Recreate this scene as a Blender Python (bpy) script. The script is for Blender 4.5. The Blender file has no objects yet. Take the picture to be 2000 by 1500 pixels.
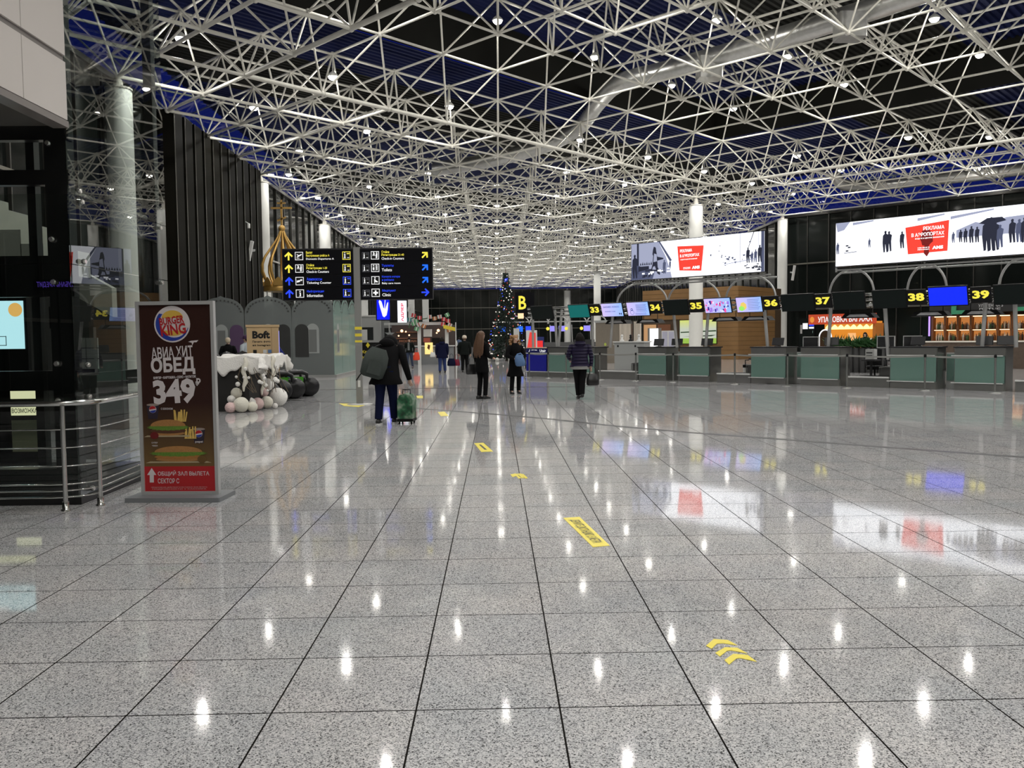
import bpy, bmesh, math, random
from mathutils import Vector, Matrix
random.seed(7)
SC = bpy.context.scene
COL = SC.collection
PI = math.pi
# ---------------------------------------------------------------- camera
FPX, YAW, PITCH, ROLL, CAMH = 1645.6, .01845, .05474, -.0113, 1.547
_f = Vector((math.sin(YAW)*math.cos(PITCH), math.cos(YAW)*math.cos(PITCH), -math.sin(PITCH)))
_r = Vector((math.cos(YAW), -math.sin(YAW), 0)); _u = _r.cross(_f)
_R = _r*math.cos(ROLL)+_u*math.sin(ROLL); _U = -_r*math.sin(ROLL)+_u*math.cos(ROLL)
cd = bpy.data.cameras.new('camera'); cam = bpy.data.objects.new('camera', cd); COL.objects.link(cam)
cam.matrix_world = Matrix(((_R.x,_U.x,-_f.x,0),(_R.y,_U.y,-_f.y,0),(_R.z,_U.z,-_f.z,CAMH),(0,0,0,1)))
cd.sensor_fit = 'HORIZONTAL'; cd.sensor_width = 36; cd.lens = FPX*36/2000; cd.clip_start = .05; cd.clip_end = 600
SC.camera = cam
CAM = Vector((0, 0, CAMH))
def ray(x, y): return _f+_R*((x-1000)/FPX)+_U*((750-y)/FPX)
def at(x, y, Y=None, Z=None, X=None, c=None):      # the point of a real plane seen at a pixel
    d = ray(x, y)
    if Y is not None: t = Y/d.y
    elif Z is not None: t = (Z-CAMH)/d.z
    elif X is not None: t = X/d.x
    else: t = c/(d.x+d.y)
    return CAM+d*t
def proj(P):
    v = P-CAM; d = v.dot(_f)
    if d < .1: return None
    return (1000+FPX*v.dot(_R)/d, 750-FPX*v.dot(_U)/d, d)
# ---------------------------------------------------------------- world, exposure
W = bpy.data.worlds.new('night_sky'); SC.world = W; W.use_nodes = True
W.node_tree.nodes['Background'].inputs[0].default_value = (.008, .016, .20, 1)
W.node_tree.nodes['Background'].inputs[1].default_value = .6
SC.view_settings.view_transform = 'Standard'; SC.view_settings.look = 'None'
SC.view_settings.gamma = 1; SC.view_settings.use_curve_mapping = False
SC.view_settings.exposure = 0.0
LAMP_W = 74.0; SPOT_W = 480.0
# ---------------------------------------------------------------- materials
MATS = {}
def mat(name, col, rough=.5, metal=0, emit=0, ecol=None, noise=0, nscale=8, bump=0, spec=.5, trans=0):
    if name in MATS: return MATS[name]
    m = bpy.data.materials.new(name); m.use_nodes = True; MATS[name] = m
    nt = m.node_tree; b = nt.nodes['Principled BSDF']
    c = (*col, 1)
    b.inputs['Base Color'].default_value = c; b.inputs['Roughness'].default_value = rough
    b.inputs['Metallic'].default_value = metal; b.inputs['Specular IOR Level'].default_value = spec
    if emit:
        b.inputs['Emission Color'].default_value = (*(ecol or col), 1); b.inputs['Emission Strength'].default_value = emit
    if noise or bump:
        g = nt.nodes.new('ShaderNodeNewGeometry'); n = nt.nodes.new('ShaderNodeTexNoise')
        n.inputs['Scale'].default_value = nscale; n.inputs['Detail'].default_value = 3
        nt.links.new(g.outputs['Position'], n.inputs['Vector'])
        if noise:
            mx = nt.nodes.new('ShaderNodeMix'); mx.data_type = 'RGBA'
            mx.inputs['A'].default_value = tuple(max(0, v*(1-noise)) for v in col)+(1,)
            mx.inputs['B'].default_value = tuple(min(1, v*(1+noise)) for v in col)+(1,)
            nt.links.new(n.outputs['Fac'], mx.inputs['Factor']); nt.links.new(mx.outputs['Result'], b.inputs['Base Color'])
        if bump:
            bp = nt.nodes.new('ShaderNodeBump'); bp.inputs['Strength'].default_value = bump; bp.inputs['Distance'].default_value = .01
            nt.links.new(n.outputs['Fac'], bp.inputs['Height']); nt.links.new(bp.outputs['Normal'], b.inputs['Normal'])
    return m
def glow(name, col, s=1.0): return mat(name, (.02, .02, .02), .5, 0, s, col, spec=.1)
def glassmat(name, tint=(.8, .85, .82), ior=1.5, rough=.0, diff=0, dcol=(.5, .6, .55)):
    if name in MATS: return MATS[name]
    m = bpy.data.materials.new(name); m.use_nodes = True; MATS[name] = m
    nt = m.node_tree; nt.nodes.clear(); L = nt.links.new
    o = nt.nodes.new('ShaderNodeOutputMaterial'); t = nt.nodes.new('ShaderNodeBsdfTransparent'); g = nt.nodes.new('ShaderNodeBsdfGlossy')
    fr = nt.nodes.new('ShaderNodeFresnel'); mx = nt.nodes.new('ShaderNodeMixShader')
    t.inputs[0].default_value = (*tint, 1); g.inputs['Roughness'].default_value = rough; fr.inputs[0].default_value = ior
    base = t.outputs[0]
    if diff:
        d = nt.nodes.new('ShaderNodeBsdfDiffuse'); d.inputs[0].default_value = (*dcol, 1)
        m2 = nt.nodes.new('ShaderNodeMixShader'); m2.inputs[0].default_value = diff
        L(t.outputs[0], m2.inputs[1]); L(d.outputs[0], m2.inputs[2]); base = m2.outputs[0]
    ge = nt.nodes.new('ShaderNodeNewGeometry'); ma = nt.nodes.new('ShaderNodeMath'); ma.operation = 'SUBTRACT'; ma.inputs[0].default_value = 1; ma2 = nt.nodes.new('ShaderNodeMath'); ma2.operation = 'MULTIPLY'
    L(ge.outputs['Backfacing'], ma.inputs[1]); L(fr.outputs[0], ma2.inputs[0]); L(ma.outputs[0], ma2.inputs[1])
    L(ma2.outputs[0], mx.inputs[0]); L(base, mx.inputs[1]); L(g.outputs[0], mx.inputs[2]); L(mx.outputs[0], o.inputs[0])
    return m
STEEL = mat('brushed_steel', (.38, .38, .36), .28, .9, noise=.08, nscale=3)
CHROME = mat('polished_steel', (.72, .72, .70), .15, 1)
BLACK = mat('black_plastic', (.006, .006, .0065), .45, spec=.2)
BLACKG = mat('black_gloss', (.005, .006, .006), .15, spec=.25)
WHITE = mat('white_paint', (.72, .72, .70), .45)
FRAMEP = mat('truss_paint', (.76, .74, .66), .42, noise=.05, nscale=2)
GREYP = mat('grey_paint', (.42, .43, .42), .5, noise=.05)
LGREY = mat('light_grey_paint', (.62, .62, .60), .5, noise=.04)
YEL = glow('yellow_lit', (1, .86, .08), 1.0)
WHL = glow('white_lit', (1, 1, 1), 1.0)
BLUL = glow('blue_lit', (.02, .07, 1), 1.0)
SKIN = mat('skin', (.62, .40, .30), .55)
# ---------------------------------------------------------------- mesh builder
class MB:
    def __init__(s): s.v = []; s.f = []; s.m = []; s.smooth = []
    def add(s, vs, fs, mi=0, sm=False):
        o = len(s.v); s.v += [tuple(v) for v in vs]; s.f += [tuple(o+i for i in f) for f in fs]
        s.m += [mi]*len(fs); s.smooth += [sm]*len(fs); return s
    def box(s, c, d, rz=0, mi=0, rx=0, ry=0):
        hx, hy, hz = d[0]/2, d[1]/2, d[2]/2
        M = Matrix.Rotation(rz, 3, 'Z') @ Matrix.Rotation(ry, 3, 'Y') @ Matrix.Rotation(rx, 3, 'X')
        vs = [Vector(c)+M@Vector((x*hx, y*hy, z*hz)) for z in (-1, 1) for x, y in ((-1,-1),(1,-1),(1,1),(-1,1))]
        return s.add(vs, [(0,3,2,1),(4,5,6,7),(0,1,5,4),(1,2,6,5),(2,3,7,6),(3,0,4,7)], mi)
    def bb(s, x0, x1, y0, y1, z0, z1, mi=0):
        return s.box(((x0+x1)/2, (y0+y1)/2, (z0+z1)/2), (abs(x1-x0), abs(y1-y0), abs(z1-z0)), mi=mi)
    def rbox(s, c, d, r=.01, mi=0, rz=0, rx=0):      # box with chamfered vertical edges
        hx, hy, hz = d[0]/2, d[1]/2, d[2]/2
        M = Matrix.Rotation(rz, 3, 'Z') @ Matrix.Rotation(rx, 3, 'X')
        p = [(-hx+r,-hy),(hx-r,-hy),(hx,-hy+r),(hx,hy-r),(hx-r,hy),(-hx+r,hy),(-hx,hy-r),(-hx,-hy+r)]
        vs = [Vector(c)+M@Vector((x, y, z)) for z in (-hz, hz) for x, y in p]
        fs = [tuple(range(7,-1,-1)), tuple(range(8,16))]+[(i,(i+1)%8,(i+1)%8+8,i+8) for i in range(8)]
        return s.add(vs, fs, mi)
    def ring(s, rings, mi=0, cap=True, sm=True, closed=False):
        n = len(rings[0]); vs = [p for r in rings for p in r]; fs = []
        m = len(rings)
        for k in range(m if closed else m-1):
            a = k*n; b = ((k+1) % m)*n
            for i in range(n): fs.append((a+i, a+(i+1)%n, b+(i+1)%n, b+i))
        s.add(vs, fs, mi, sm)
        if cap and not closed:
            s.add(rings[0], [tuple(range(n-1,-1,-1))], mi, False); s.add(rings[-1], [tuple(range(n))], mi, False)
        return s
    def cyl(s, a, b, r, r2=None, n=10, mi=0, cap=True, sm=True):
        a = Vector(a); b = Vector(b); r2 = r if r2 is None else r2
        d = (b-a).normalized(); t = Vector((0,0,1)) if abs(d.z) < .95 else Vector((1,0,0))
        u = d.cross(t).normalized(); w = u.cross(d)
        w = -w
        R = [[c+(u*math.cos(2*PI*i/n)+w*math.sin(2*PI*i/n))*q for i in range(n)] for c, q in ((a, r), (b, r2))]
        if (R[0][1]-R[0][0]).cross(R[1][0]-R[0][0]).dot(R[0][0]-a) < 0:
            R = [list(reversed(q)) for q in R]
        return s.ring(R, mi, cap, sm)
    def tube(s, pts, r, n=8, mi=0, closed=False, cap=True):
        pts = [Vector(p) for p in pts]; m = len(pts); R = []; pu = None
        for k, p in enumerate(pts):
            if closed: d = pts[(k+1)%m]-pts[k-1]
            else: d = pts[min(k+1, m-1)]-pts[max(k-1, 0)]
            d.normalize()
            t = pu if pu is not None else (Vector((0,0,1)) if abs(d.z) < .9 else Vector((1,0,0)))
            u = (t-d*t.dot(d))
            if u.length < 1e-4: u = Vector((1,0,0))-d*d.x
            u.normalize(); pu = u; w = d.cross(u)
            q = r[k] if isinstance(r, (list, tuple)) else r
            R.append([p+(u*math.cos(2*PI*i/n)+w*math.sin(2*PI*i/n))*q for i in range(n)])
        return s.ring(R, mi, cap, True, closed)
    def lathe(s, c, prof, n=16, mi=0, axis='Z', cap=True):
        c = Vector(c); R = []
        for r, h in prof:
            R.append([c+(Vector((r*math.cos(2*PI*i/n), r*math.sin(2*PI*i/n), h)) if axis == 'Z' else
                         Vector((h, r*math.cos(2*PI*i/n), r*math.sin(2*PI*i/n))) if axis == 'X' else
                         Vector((r*math.sin(2*PI*i/n), h, r*math.cos(2*PI*i/n)))) for i in range(n)])
        return s.ring(R, mi, cap)
    def ball(s, c, r, n=12, m=8, mi=0, sc=(1,1,1), lump=0):
        c = Vector(c); R = []
        for k in range(1, m):
            a = PI*k/m
            R.append([c+Vector((sc[0]*r*math.sin(a)*math.cos(2*PI*i/n), sc[1]*r*math.sin(a)*math.sin(2*PI*i/n), -sc[2]*r*math.cos(a)))*(1+random.uniform(-lump, lump)) for i in range(n)])
        s.ring(R, mi, False)
        o = len(s.v)-n*(m-1); b = len(s.v)
        s.v += [tuple(c-Vector((0,0,sc[2]*r))), tuple(c+Vector((0,0,sc[2]*r)))]
        for i in range(n):
            s.f += [(b, o+(i+1)%n, o+i), (b+1, o+n*(m-2)+i, o+n*(m-2)+(i+1)%n)]; s.m += [mi, mi]; s.smooth += [True, True]
        return s
    def prism(s, pts, y0, y1, mi=0, M=None):          # outline in x,z pushed from y0 (front) to y1 (back)
        n = len(pts)
        ar = sum(pts[i][0]*pts[(i+1)%n][1]-pts[(i+1)%n][0]*pts[i][1] for i in range(n))
        if ar < 0: pts = list(reversed(pts))
        vs = [Vector((x, y0, z)) for x, z in pts]+[Vector((x, y1, z)) for x, z in pts]
        if M: vs = [M@v for v in vs]
        fs = [tuple(range(n)), tuple(range(2*n-1, n-1, -1))]+[((i+1)%n, i, i+n, (i+1)%n+n) for i in range(n)]
        return s.add(vs, fs, mi)
    def build(s, name, mats, parent=None, loc=None, rz=None):
        me = bpy.data.meshes.new(name); me.from_pydata(s.v, [], s.f)
        for m in (mats if isinstance(mats, (list, tuple)) else [mats]): me.materials.append(m)
        me.polygons.foreach_set('material_index', s.m); me.polygons.foreach_set('use_smooth', s.smooth)
        me.update()
        return link(name, me, parent, loc, rz)
def link(name, data, parent=None, loc=None, rz=None):
    o = bpy.data.objects.new(name, data); COL.objects.link(o)
    if parent: o.parent = parent
    if loc is not None: o.location = loc
    if rz is not None: o.rotation_euler = (0, 0, rz)
    return o
def tag(o, label=None, cat=None, group=None, kind=None):
    if label: o['label'] = label
    if cat: o['category'] = cat
    if group: o['group'] = group
    if kind: o['kind'] = kind
    return o
def thing(name, label, cat, loc=(0,0,0), rz=0, group=None):
    o = bpy.data.objects.new(name, None); COL.objects.link(o); o.location = loc; o.rotation_euler = (0,0,rz)
    o.empty_display_size = .1
    return tag(o, label, cat, group)
def dup(root, loc=None, rz=None, label=None, group=None):
    r = root.copy(); COL.objects.link(r)
    for k in ('label', 'category', 'group'):
        if k in root: r[k] = root[k]
    if loc is not None: r.location = loc
    if rz is not None: r.rotation_euler = (0, 0, rz)
    if label: r['label'] = label
    if group: r['group'] = group
    for ch in list(root.children):
        c = ch.copy(); COL.objects.link(c); c.parent = r
        for g in list(ch.children):
            d = g.copy(); COL.objects.link(d); d.parent = c
    return r
def text(s, size, m, parent, loc, name='lettering', align='LEFT', bold=0.0, shear=0, ext=.001, sx=1, rot=(PI/2,0,0), gap=1, rolly=0):
    cu = bpy.data.curves.new('t', 'FONT'); cu.body = s; cu.size = size; cu.align_x = align; cu.offset = bold*size
    cu.shear = shear; cu.extrude = ext; cu.resolution_u = 2; cu.space_character = gap; cu.space_line = .8
    o = bpy.data.objects.new('t', cu)
    me = bpy.data.meshes.new_from_object(o)
    bpy.data.objects.remove(o); bpy.data.curves.remove(cu)
    M = Matrix.Rotation(-rolly, 4, 'Y') @ Matrix.Rotation(rot[0], 4, 'X') @ Matrix.Diagonal((sx, 1, 1, 1))
    me.transform(M); me.materials.clear(); me.materials.append(m); me.name = name
    return link(name, me, parent, loc)
def sc(s, c=35.0, z=0):        # point on a 45 degree line x+y=c at distance s along it
    r = 2**.5; return Vector(((c+s*r)/2, (c-s*r)/2, z))
def inv(x, y, c=35.0):         # s, z of a pixel on that vertical plane
    P = at(x, y, c=c); return ((P.x-P.y)/2**.5, P.z)
# ================================================================ FLOOR
def floor_mat(name, far=False):
    m = bpy.data.materials.new(name); m.use_nodes = True; nt = m.node_tree; L = nt.links.new
    b = nt.nodes['Principled BSDF']; g = nt.nodes.new('ShaderNodeNewGeometry')
    def noise(sc_, det=2):
        n = nt.nodes.new('ShaderNodeTexNoise'); n.inputs['Scale'].default_value = sc_; n.inputs['Detail'].default_value = det
        L(g.outputs['Position'], n.inputs['Vector']); return n
    def ramp(src, stops):
        r = nt.nodes.new('ShaderNodeValToRGB'); e = r.color_ramp.elements
        while len(e) < len(stops): e.new(.5)
        for k, (p, c) in enumerate(stops): e[k].position = p; e[k].color = (*c, 1)
        L(src, r.inputs[0]); return r
    v = nt.nodes.new('ShaderNodeTexVoronoi'); v.inputs['Scale'].default_value = 190; L(g.outputs['Position'], v.inputs['Vector'])
    sp = nt.nodes.new('ShaderNodeSeparateColor'); L(v.outputs['Color'], sp.inputs[0])
    r1 = ramp(sp.outputs[0], [(0, (.05,.05,.05)), (.10, (.18,.18,.18)), (.26, (.46,.46,.465)), (.60, (.64,.635,.63)), (.9, (.86,.84,.83))])
    n2 = noise(1.6, 4); r2 = ramp(n2.outputs['Fac'], [(.3, (.73,.75,.765)), (.7, (.86,.845,.84))])
    mx = nt.nodes.new('ShaderNodeMix'); mx.data_type = 'RGBA'; mx.blend_type = 'MULTIPLY'; mx.inputs['Factor'].default_value = 1
    L(r1.outputs[0], mx.inputs['A']); L(r2.outputs[0], mx.inputs['B'])
    oi = nt.nodes.new('ShaderNodeObjectInfo')
    r3 = ramp(oi.outputs['Random'], [(0, (.91,.92,.93)), (1, (1,.99,.985))])
    m2 = nt.nodes.new('ShaderNodeMix'); m2.data_type = 'RGBA'; m2.blend_type = 'MULTIPLY'; m2.inputs['Factor'].default_value = 1
    L(mx.outputs['Result'], m2.inputs['A']); L(r3.outputs[0], m2.inputs['B']); L(m2.outputs['Result'], b.inputs['Base Color'])
    n4 = noise(.9, 5)
    rr = nt.nodes.new('ShaderNodeMapRange'); rr.inputs['To Min'].default_value = .035; rr.inputs['To Max'].default_value = .075
    L(n4.outputs['Fac'], rr.inputs['Value']); L(rr.outputs[0], b.inputs['Roughness'])
    n5 = noise(2.5, 1); bp = nt.nodes.new('ShaderNodeBump'); bp.inputs['Strength'].default_value = .012; bp.inputs['Distance'].default_value = .02
    L(n5.outputs['Fac'], bp.inputs['Height']); L(bp.outputs['Normal'], b.inputs['Normal'])
    b.inputs['IOR'].default_value = 1.52; b.inputs['Specular IOR Level'].default_value = .42
    return m
GRAN = floor_mat('speckled_granite')
JOINT = mat('dark_joint', (.018, .016, .014), .9, spec=.1)
T = .6; TX0 = .2479; TY0 = .4429
YF = 26.443       # single tiles up to here; further on the joints are far below a pixel
fl = MB()
fl.bb(-45, 70, YF, 190, -.05, 0, mi=0)
fl.bb(-45, 70, -24, YF, -.05, -.006, mi=1)
floor = fl.build('floor', [GRAN, JOINT]); tag(floor, 'speckled grey granite floor, polished and reflecting the lamps', kind='structure')
tiles = []
for a in range(-24, 50):
    for b_ in range(-6, 44):
        cx, cy = TX0+(a+.5)*T, TY0+(b_+.5)*T
        if cy < YF and cx > -14.2: tiles.append((cx, cy))
def seen(c):
    p = proj(Vector((c[0], c[1], 0)))
    return p and -140 < p[0] < 2140 and p[1] < 1640
tiles.sort(key=lambda c: (0 if seen(c) else 1, c[0]**2+c[1]**2))
g_ = .0024; h_ = T/2-g_
tm = MB(); c_ = .0015
tm.add([(-h_,-h_,-.006),(h_,-h_,-.006),(h_,h_,-.006),(-h_,h_,-.006),(-h_,-h_,-c_),(h_,-h_,-c_),(h_,h_,-c_),(-h_,h_,-c_),
        (-h_+c_,-h_+c_,0),(h_-c_,-h_+c_,0),(h_-c_,h_-c_,0),(-h_+c_,h_-c_,0)],
       [(0,1,5,4),(1,2,6,5),(2,3,7,6),(3,0,4,7),(4,5,9,8),(5,6,10,9),(6,7,11,10),(7,4,8,11),(8,9,10,11)])
tm.m = [1]*8+[0]
t0 = tm.build('tile', [GRAN, JOINT], floor, (tiles[0][0], tiles[0][1], 0))
for cx, cy in tiles[1:300]: link('tile', t0.data, floor, (cx, cy, 0))
st = MB()
for cx, cy in tiles[300:]:
    st.add([(x+cx, y+cy, z) for x, y, z in tm.v], tm.f[:8], 1); st.f.append(tuple(q-12+0 for q in (len(st.v)+8, len(st.v)+9, len(st.v)+10, len(st.v)+11))); st.m.append(0); st.smooth.append(False)
tag(st.build('tile_field', [GRAN, JOINT], floor), kind='stuff')
# the dark expansion joint that sweeps across the hall
pts = [at(x, y, Z=0) for x, y in ((420,770),(560,781),(700,788),(830,799),(940,807),(1070,818),(1200,832),(1350,845),(1500,856),(1750,875),(2000,893),(2260,916))]
js = MB(); L_, R_ = [], []
for k, p in enumerate(pts):
    d = (pts[min(k+1, len(pts)-1)]-pts[max(k-1, 0)]).normalized(); n = Vector((-d.y, d.x, 0))*.075
    L_.append(p+n+Vector((0,0,.0015))); R_.append(p-n+Vector((0,0,.0015)))
js.add(L_+R_, [(len(pts)+k, len(pts)+k+1, k+1, k) for k in range(len(pts)-1)])
js.add([v-Vector((0,0,.004)) for v in L_+R_], [(k, k+1, len(pts)+k+1, len(pts)+k) for k in range(len(pts)-1)])
tag(js.build('trim_1', mat('expansion_joint', (.035,.035,.035), .4)), 'dark expansion joint curving across the granite floor', kind='structure')
# ================================================================ CEILING: deck and space frame
LX, LY, LD = .2131, 35.27, 2.1213
Z2, Z1, Z0 = 10.417, 12.502, 14.585
def LW(i, j, z): return Vector((LX+LD*i, LY+LD*j, z))
def raised(i, j, s=0): u, v = i+j, j-i; return v < 1-s and -7+s < u < 13-s and v > -45+s
def inside(i, j, e=0): return i >= -6-e and (i <= 10+e or i+j <= 23+e) and j <= 54+e and i <= 24 and j >= -28
R_N = range(-9, 26); R_J = range(-29, 57)
H2 = {(i, j) for i in R_N for j in R_J if (i+j) % 2 and inside(i, j) and not raised(i, j)}
H1 = {(i, j) for i in R_N for j in R_J if not (i+j) % 2 and inside(i, j, 1) and not (i == -7 and j % 1)}
H0 = {(i, j) for i in R_N for j in R_J if (i+j) % 2 and inside(i, j) and raised(i, j, .5)}
mem = []
def rim(a): u, v = a[0]+a[1], a[1]-a[0]; return (v == 1 and -7 <= u <= 13) or (u in (-7, 13) and v <= 1)
for S, z in ((H2, Z2), (H1, Z1), (H0, Z0)):
    for (i, j) in S:
        for d in ((1, 1), (1, -1)):
            q = (i+d[0], j+d[1])
            if q in S:
                r = .048
                if S is H2 and rim((i, j)) and rim(q): r = .082
                if S is H2 and i+j < 0: r = max(r, .062)
                if S is H0: r = .055
                mem.append((LW(i, j, z), LW(*q, z), r))
for S, z in ((H2, Z2), (H0, Z0)):
    for (i, j) in S:
        for d in ((1,0), (-1,0), (0,1), (0,-1)):
            q = (i+d[0], j+d[1])
            if q in H1: mem.append((LW(i, j, z), LW(*q, Z1), .038))
nodes = [LW(i, j, z) for S, z in ((H2, Z2), (H1, Z1), (H0, Z0)) for (i, j) in S]
def vis(P):
    p = proj(P); return p is not None and -100 < p[0] < 2100 and -100 < p[1] < 700
mem.sort(key=lambda m: -(m[2]/max((m[0]+m[1]).length/2, 1) if vis((m[0]+m[1])/2) else 0))
nodes.sort(key=lambda n: -(1/n.length if vis(n) else 0))
# roof deck: corrugated sheets over the frame
DECK = mat('navy_roof_sheet', (.006, .010, .050), .8, noise=.3, nscale=.5, spec=.15)
DECKD = mat('dark_roof_sheet', (.010, .010, .008), .8, spec=.15)
dk = MB()
def clip(p, d, hs, lo, hi):        # part of the line p+t*d inside half planes n.x<=c
    for n, c in hs:
        a = n[0]*d[0]+n[1]*d[1]; b = c-(n[0]*p[0]+n[1]*p[1])
        if abs(a) < 1e-9:
            if b < 0: return None
        elif a > 0: hi = min(hi, b/a)
        else: lo = max(lo, b/a)
    return (lo, hi) if hi-lo > .2 else None
POLA = [((-1,0), 14.2), ((1,0), 22.0), ((0,1), 152.5), ((0,-1), 24)]
POLB = [((-1,0), -22.0), ((1,1), 85.6), ((1,0), 56), ((0,-1), 24)]
E1 = Vector((1,1,0))/2**.5; E2 = Vector((-1,1,0))/2**.5; OR = Vector((LX, LY, 0)); S2 = LD*2**.5/2   # world length of one step in u or v
prof = [(0, 0), (.12, 0), (.16, .09), (.28, .09), (.32, 0)]
v = -56.0*S2
while v < 74*S2:
    vv = v/S2
    rz_ = -45 < vv < 1.3
    for pol in (POLA, POLB):
        for k in range(4):
            (a, za), (b, zb) = prof[k], prof[k+1]
            P = OR+E2*(v+a); r = clip((P.x, P.y), (E1.x, E1.y), pol, -200, 200)
            if not r: continue
            segs = []
            if rz_:
                for lo, hi, z in ((-200, -7.6*S2, Z1+.75), (-7.6*S2, 13.6*S2, Z0+.75), (13.6*S2, 200, Z1+.75)):
                    lo, hi = max(lo, r[0]), min(hi, r[1])
                    if hi-lo > .05: segs.append((lo, hi, z))
            else: segs.append((r[0], r[1], Z1+.75))
            for lo, hi, z in segs:
                A = OR+E2*(v+a); B = OR+E2*(v+b)
                band = int((v/S2+200)//4.0) % 3 == 0
                dk.add([A+E1*lo+Vector((0,0,z+za)), A+E1*hi+Vector((0,0,z+za)), B+E1*hi+Vector((0,0,z+zb)), B+E1*lo+Vector((0,0,z+zb))], [(0,3,2,1)], mi=1 if band else 0)
    v += .32
def uv(u, v_, z): return OR+E1*(u*S2)+E2*(v_*S2)+Vector((0,0,z))
for (u0, v0, u1, v1) in ((-7.6,1.3,13.6,1.3), (-7.6,-45,-7.6,1.3), (13.6,-45,13.6,1.3)):   # upstands round the raised bay
    dk.add([uv(u0,v0,Z1+.75), uv(u1,v1,Z1+.75), uv(u1,v1,Z0+.9), uv(u0,v0,Z0+.9)], [(0,1,2,3)], mi=1)
ceiling = dk.build('ceiling', [DECK, DECKD]); tag(ceiling, 'dark navy corrugated roof over the white tubular space frame', kind='structure')
ut = MB(); ut.cyl((0,0,-.5), (0,0,.5), 1, n=8, cap=False)
um = ut.build('truss_tube', FRAMEP, ceiling)
def place_tube(o, m):
    a, b, r = m; d = b-a
    o.matrix_world = Matrix.Translation((a+b)/2) @ d.to_track_quat('Z', 'Y').to_matrix().to_4x4() @ Matrix.Diagonal((r, r, d.length-.16, 1))
place_tube(um, mem[0])
for m in mem[1:300]: place_tube(link('truss_tube', um.data, ceiling), m)
un = MB(); un.ball((0,0,0), .105, 10, 7)
n0 = un.build('truss_node', FRAMEP, ceiling, nodes[0])
for n in nodes[1:300]: link('truss_node', n0.data, ceiling, n)
fs_ = MB()
for a, b, r in mem[300:]: fs_.cyl(a, b, r, n=6 if (a+b).length/2 < 75 else 4, cap=False)
tag(fs_.build('truss_tube_field', FRAMEP, ceiling), kind='stuff')
ns_ = MB()
for n in nodes[300:]: ns_.ball(n, .1, 6, 4)
tag(ns_.build('truss_node_field', FRAMEP, ceiling), kind='stuff')
# ---- lamps
LG = glow('lamp_glass', (1, .96, .88), 22)
HOUS = mat('lamp_housing', (.65,.65,.62), .4)
ln = [(i, j, Z0) for i in range(-6, 24, 2) for j in range(-27, 10, 2) if ((i+j+1)//2) % 2 == 0 and raised(i, j, .5) and inside(i, j)]
ln += [(i, j, Z1) for i, j in ((-3,-1),(-1,1),(-5,1),(-3,3),(-5,5),(-5,-3),(2,4),(-5,-7),(4,6),(8,6),(10,4),(12,4),(14,2))]
for i in range(-6, 20, 2):
    for j in range(8, 53, 2):
        if ((i+j)//2) % 2 and inside(i, j) and not (i == 6 and j == 12): ln.append((i, j, Z1))
ln += [(i, j, Z1) for i in (-5,-3,-1,1,3) for j in range(-27, -8, 2) if ((i+j)//2) % 2 == 0 and i+j < -7 and inside(i, j)]
BK = bpy.data.lights.new('lamp_light', 'POINT'); BK.energy = LAMP_W; BK.color = (1, .975, .92); BK.shadow_soft_size = .10
BS = bpy.data.lights.new('lamp_beam', 'SPOT'); BS.energy = SPOT_W; BS.color = (1, .98, .94); BS.shadow_soft_size = .10; BS.spot_size = math.radians(150); BS.spot_blend = .7
LAMPL = {(0,-1): 'glowing high bay lamp at the top centre of the roof, in the raised bay', (-3,-1): 'high bay lamp glowing left of the centre line beside the thick crossing chord',
 (-5,1): 'high bay lamp just above the folded dark left wall', (-5,-3): 'high bay lamp nearest the top of the glass lift shaft', (-1,1): 'high bay lamp on the long thick chord left of the middle',
 (2,1): 'high bay lamp left of the bend of the silver duct', (10,1): 'high bay lamp near the upper right corner, right of the duct outlet', (8,-1): 'high bay lamp under the duct at the top right',
 (4,3): 'high bay lamp just below the straight run of the silver duct', (-3,3): 'high bay lamp over the top of the direction sign side, third from the left wall'}
lroot = None
for k, (i, j, z) in enumerate(sorted(ln, key=lambda q: q[1])):
    P = LW(i, j, z-.85)
    lab_ = LAMPL.get((i, j))
    if lroot is None:
        lroot = thing('high_bay_lamp', 'round glowing high bay lamp hanging on a short stem in the space frame', 'lamp', P, 0, 'high bay lamps in the space frame')
        mb = MB(); mb.cyl((0,0,.16), (0,0,.78), .018, n=6); mb.build('stem', HOUS, lroot)
        mb = MB(); mb.lathe((0,0,0), [(.19,.0),(.21,.01),(.20,.06),(.12,.14),(.05,.2)], 14); mb.build('housing', HOUS, lroot)
        mb = MB(); mb.lathe((0,0,0), [(.03,-.13),(.10,-.11),(.16,-.06),(.18,-.005)], 14); mb.build('diffuser', LG, lroot)
        link('lamp_light', BK, lroot, (0,0,-.32)); link('lamp_beam', BS, lroot, (0,0,-.32))
    else: dup(lroot, P, 0, lab_)
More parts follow.
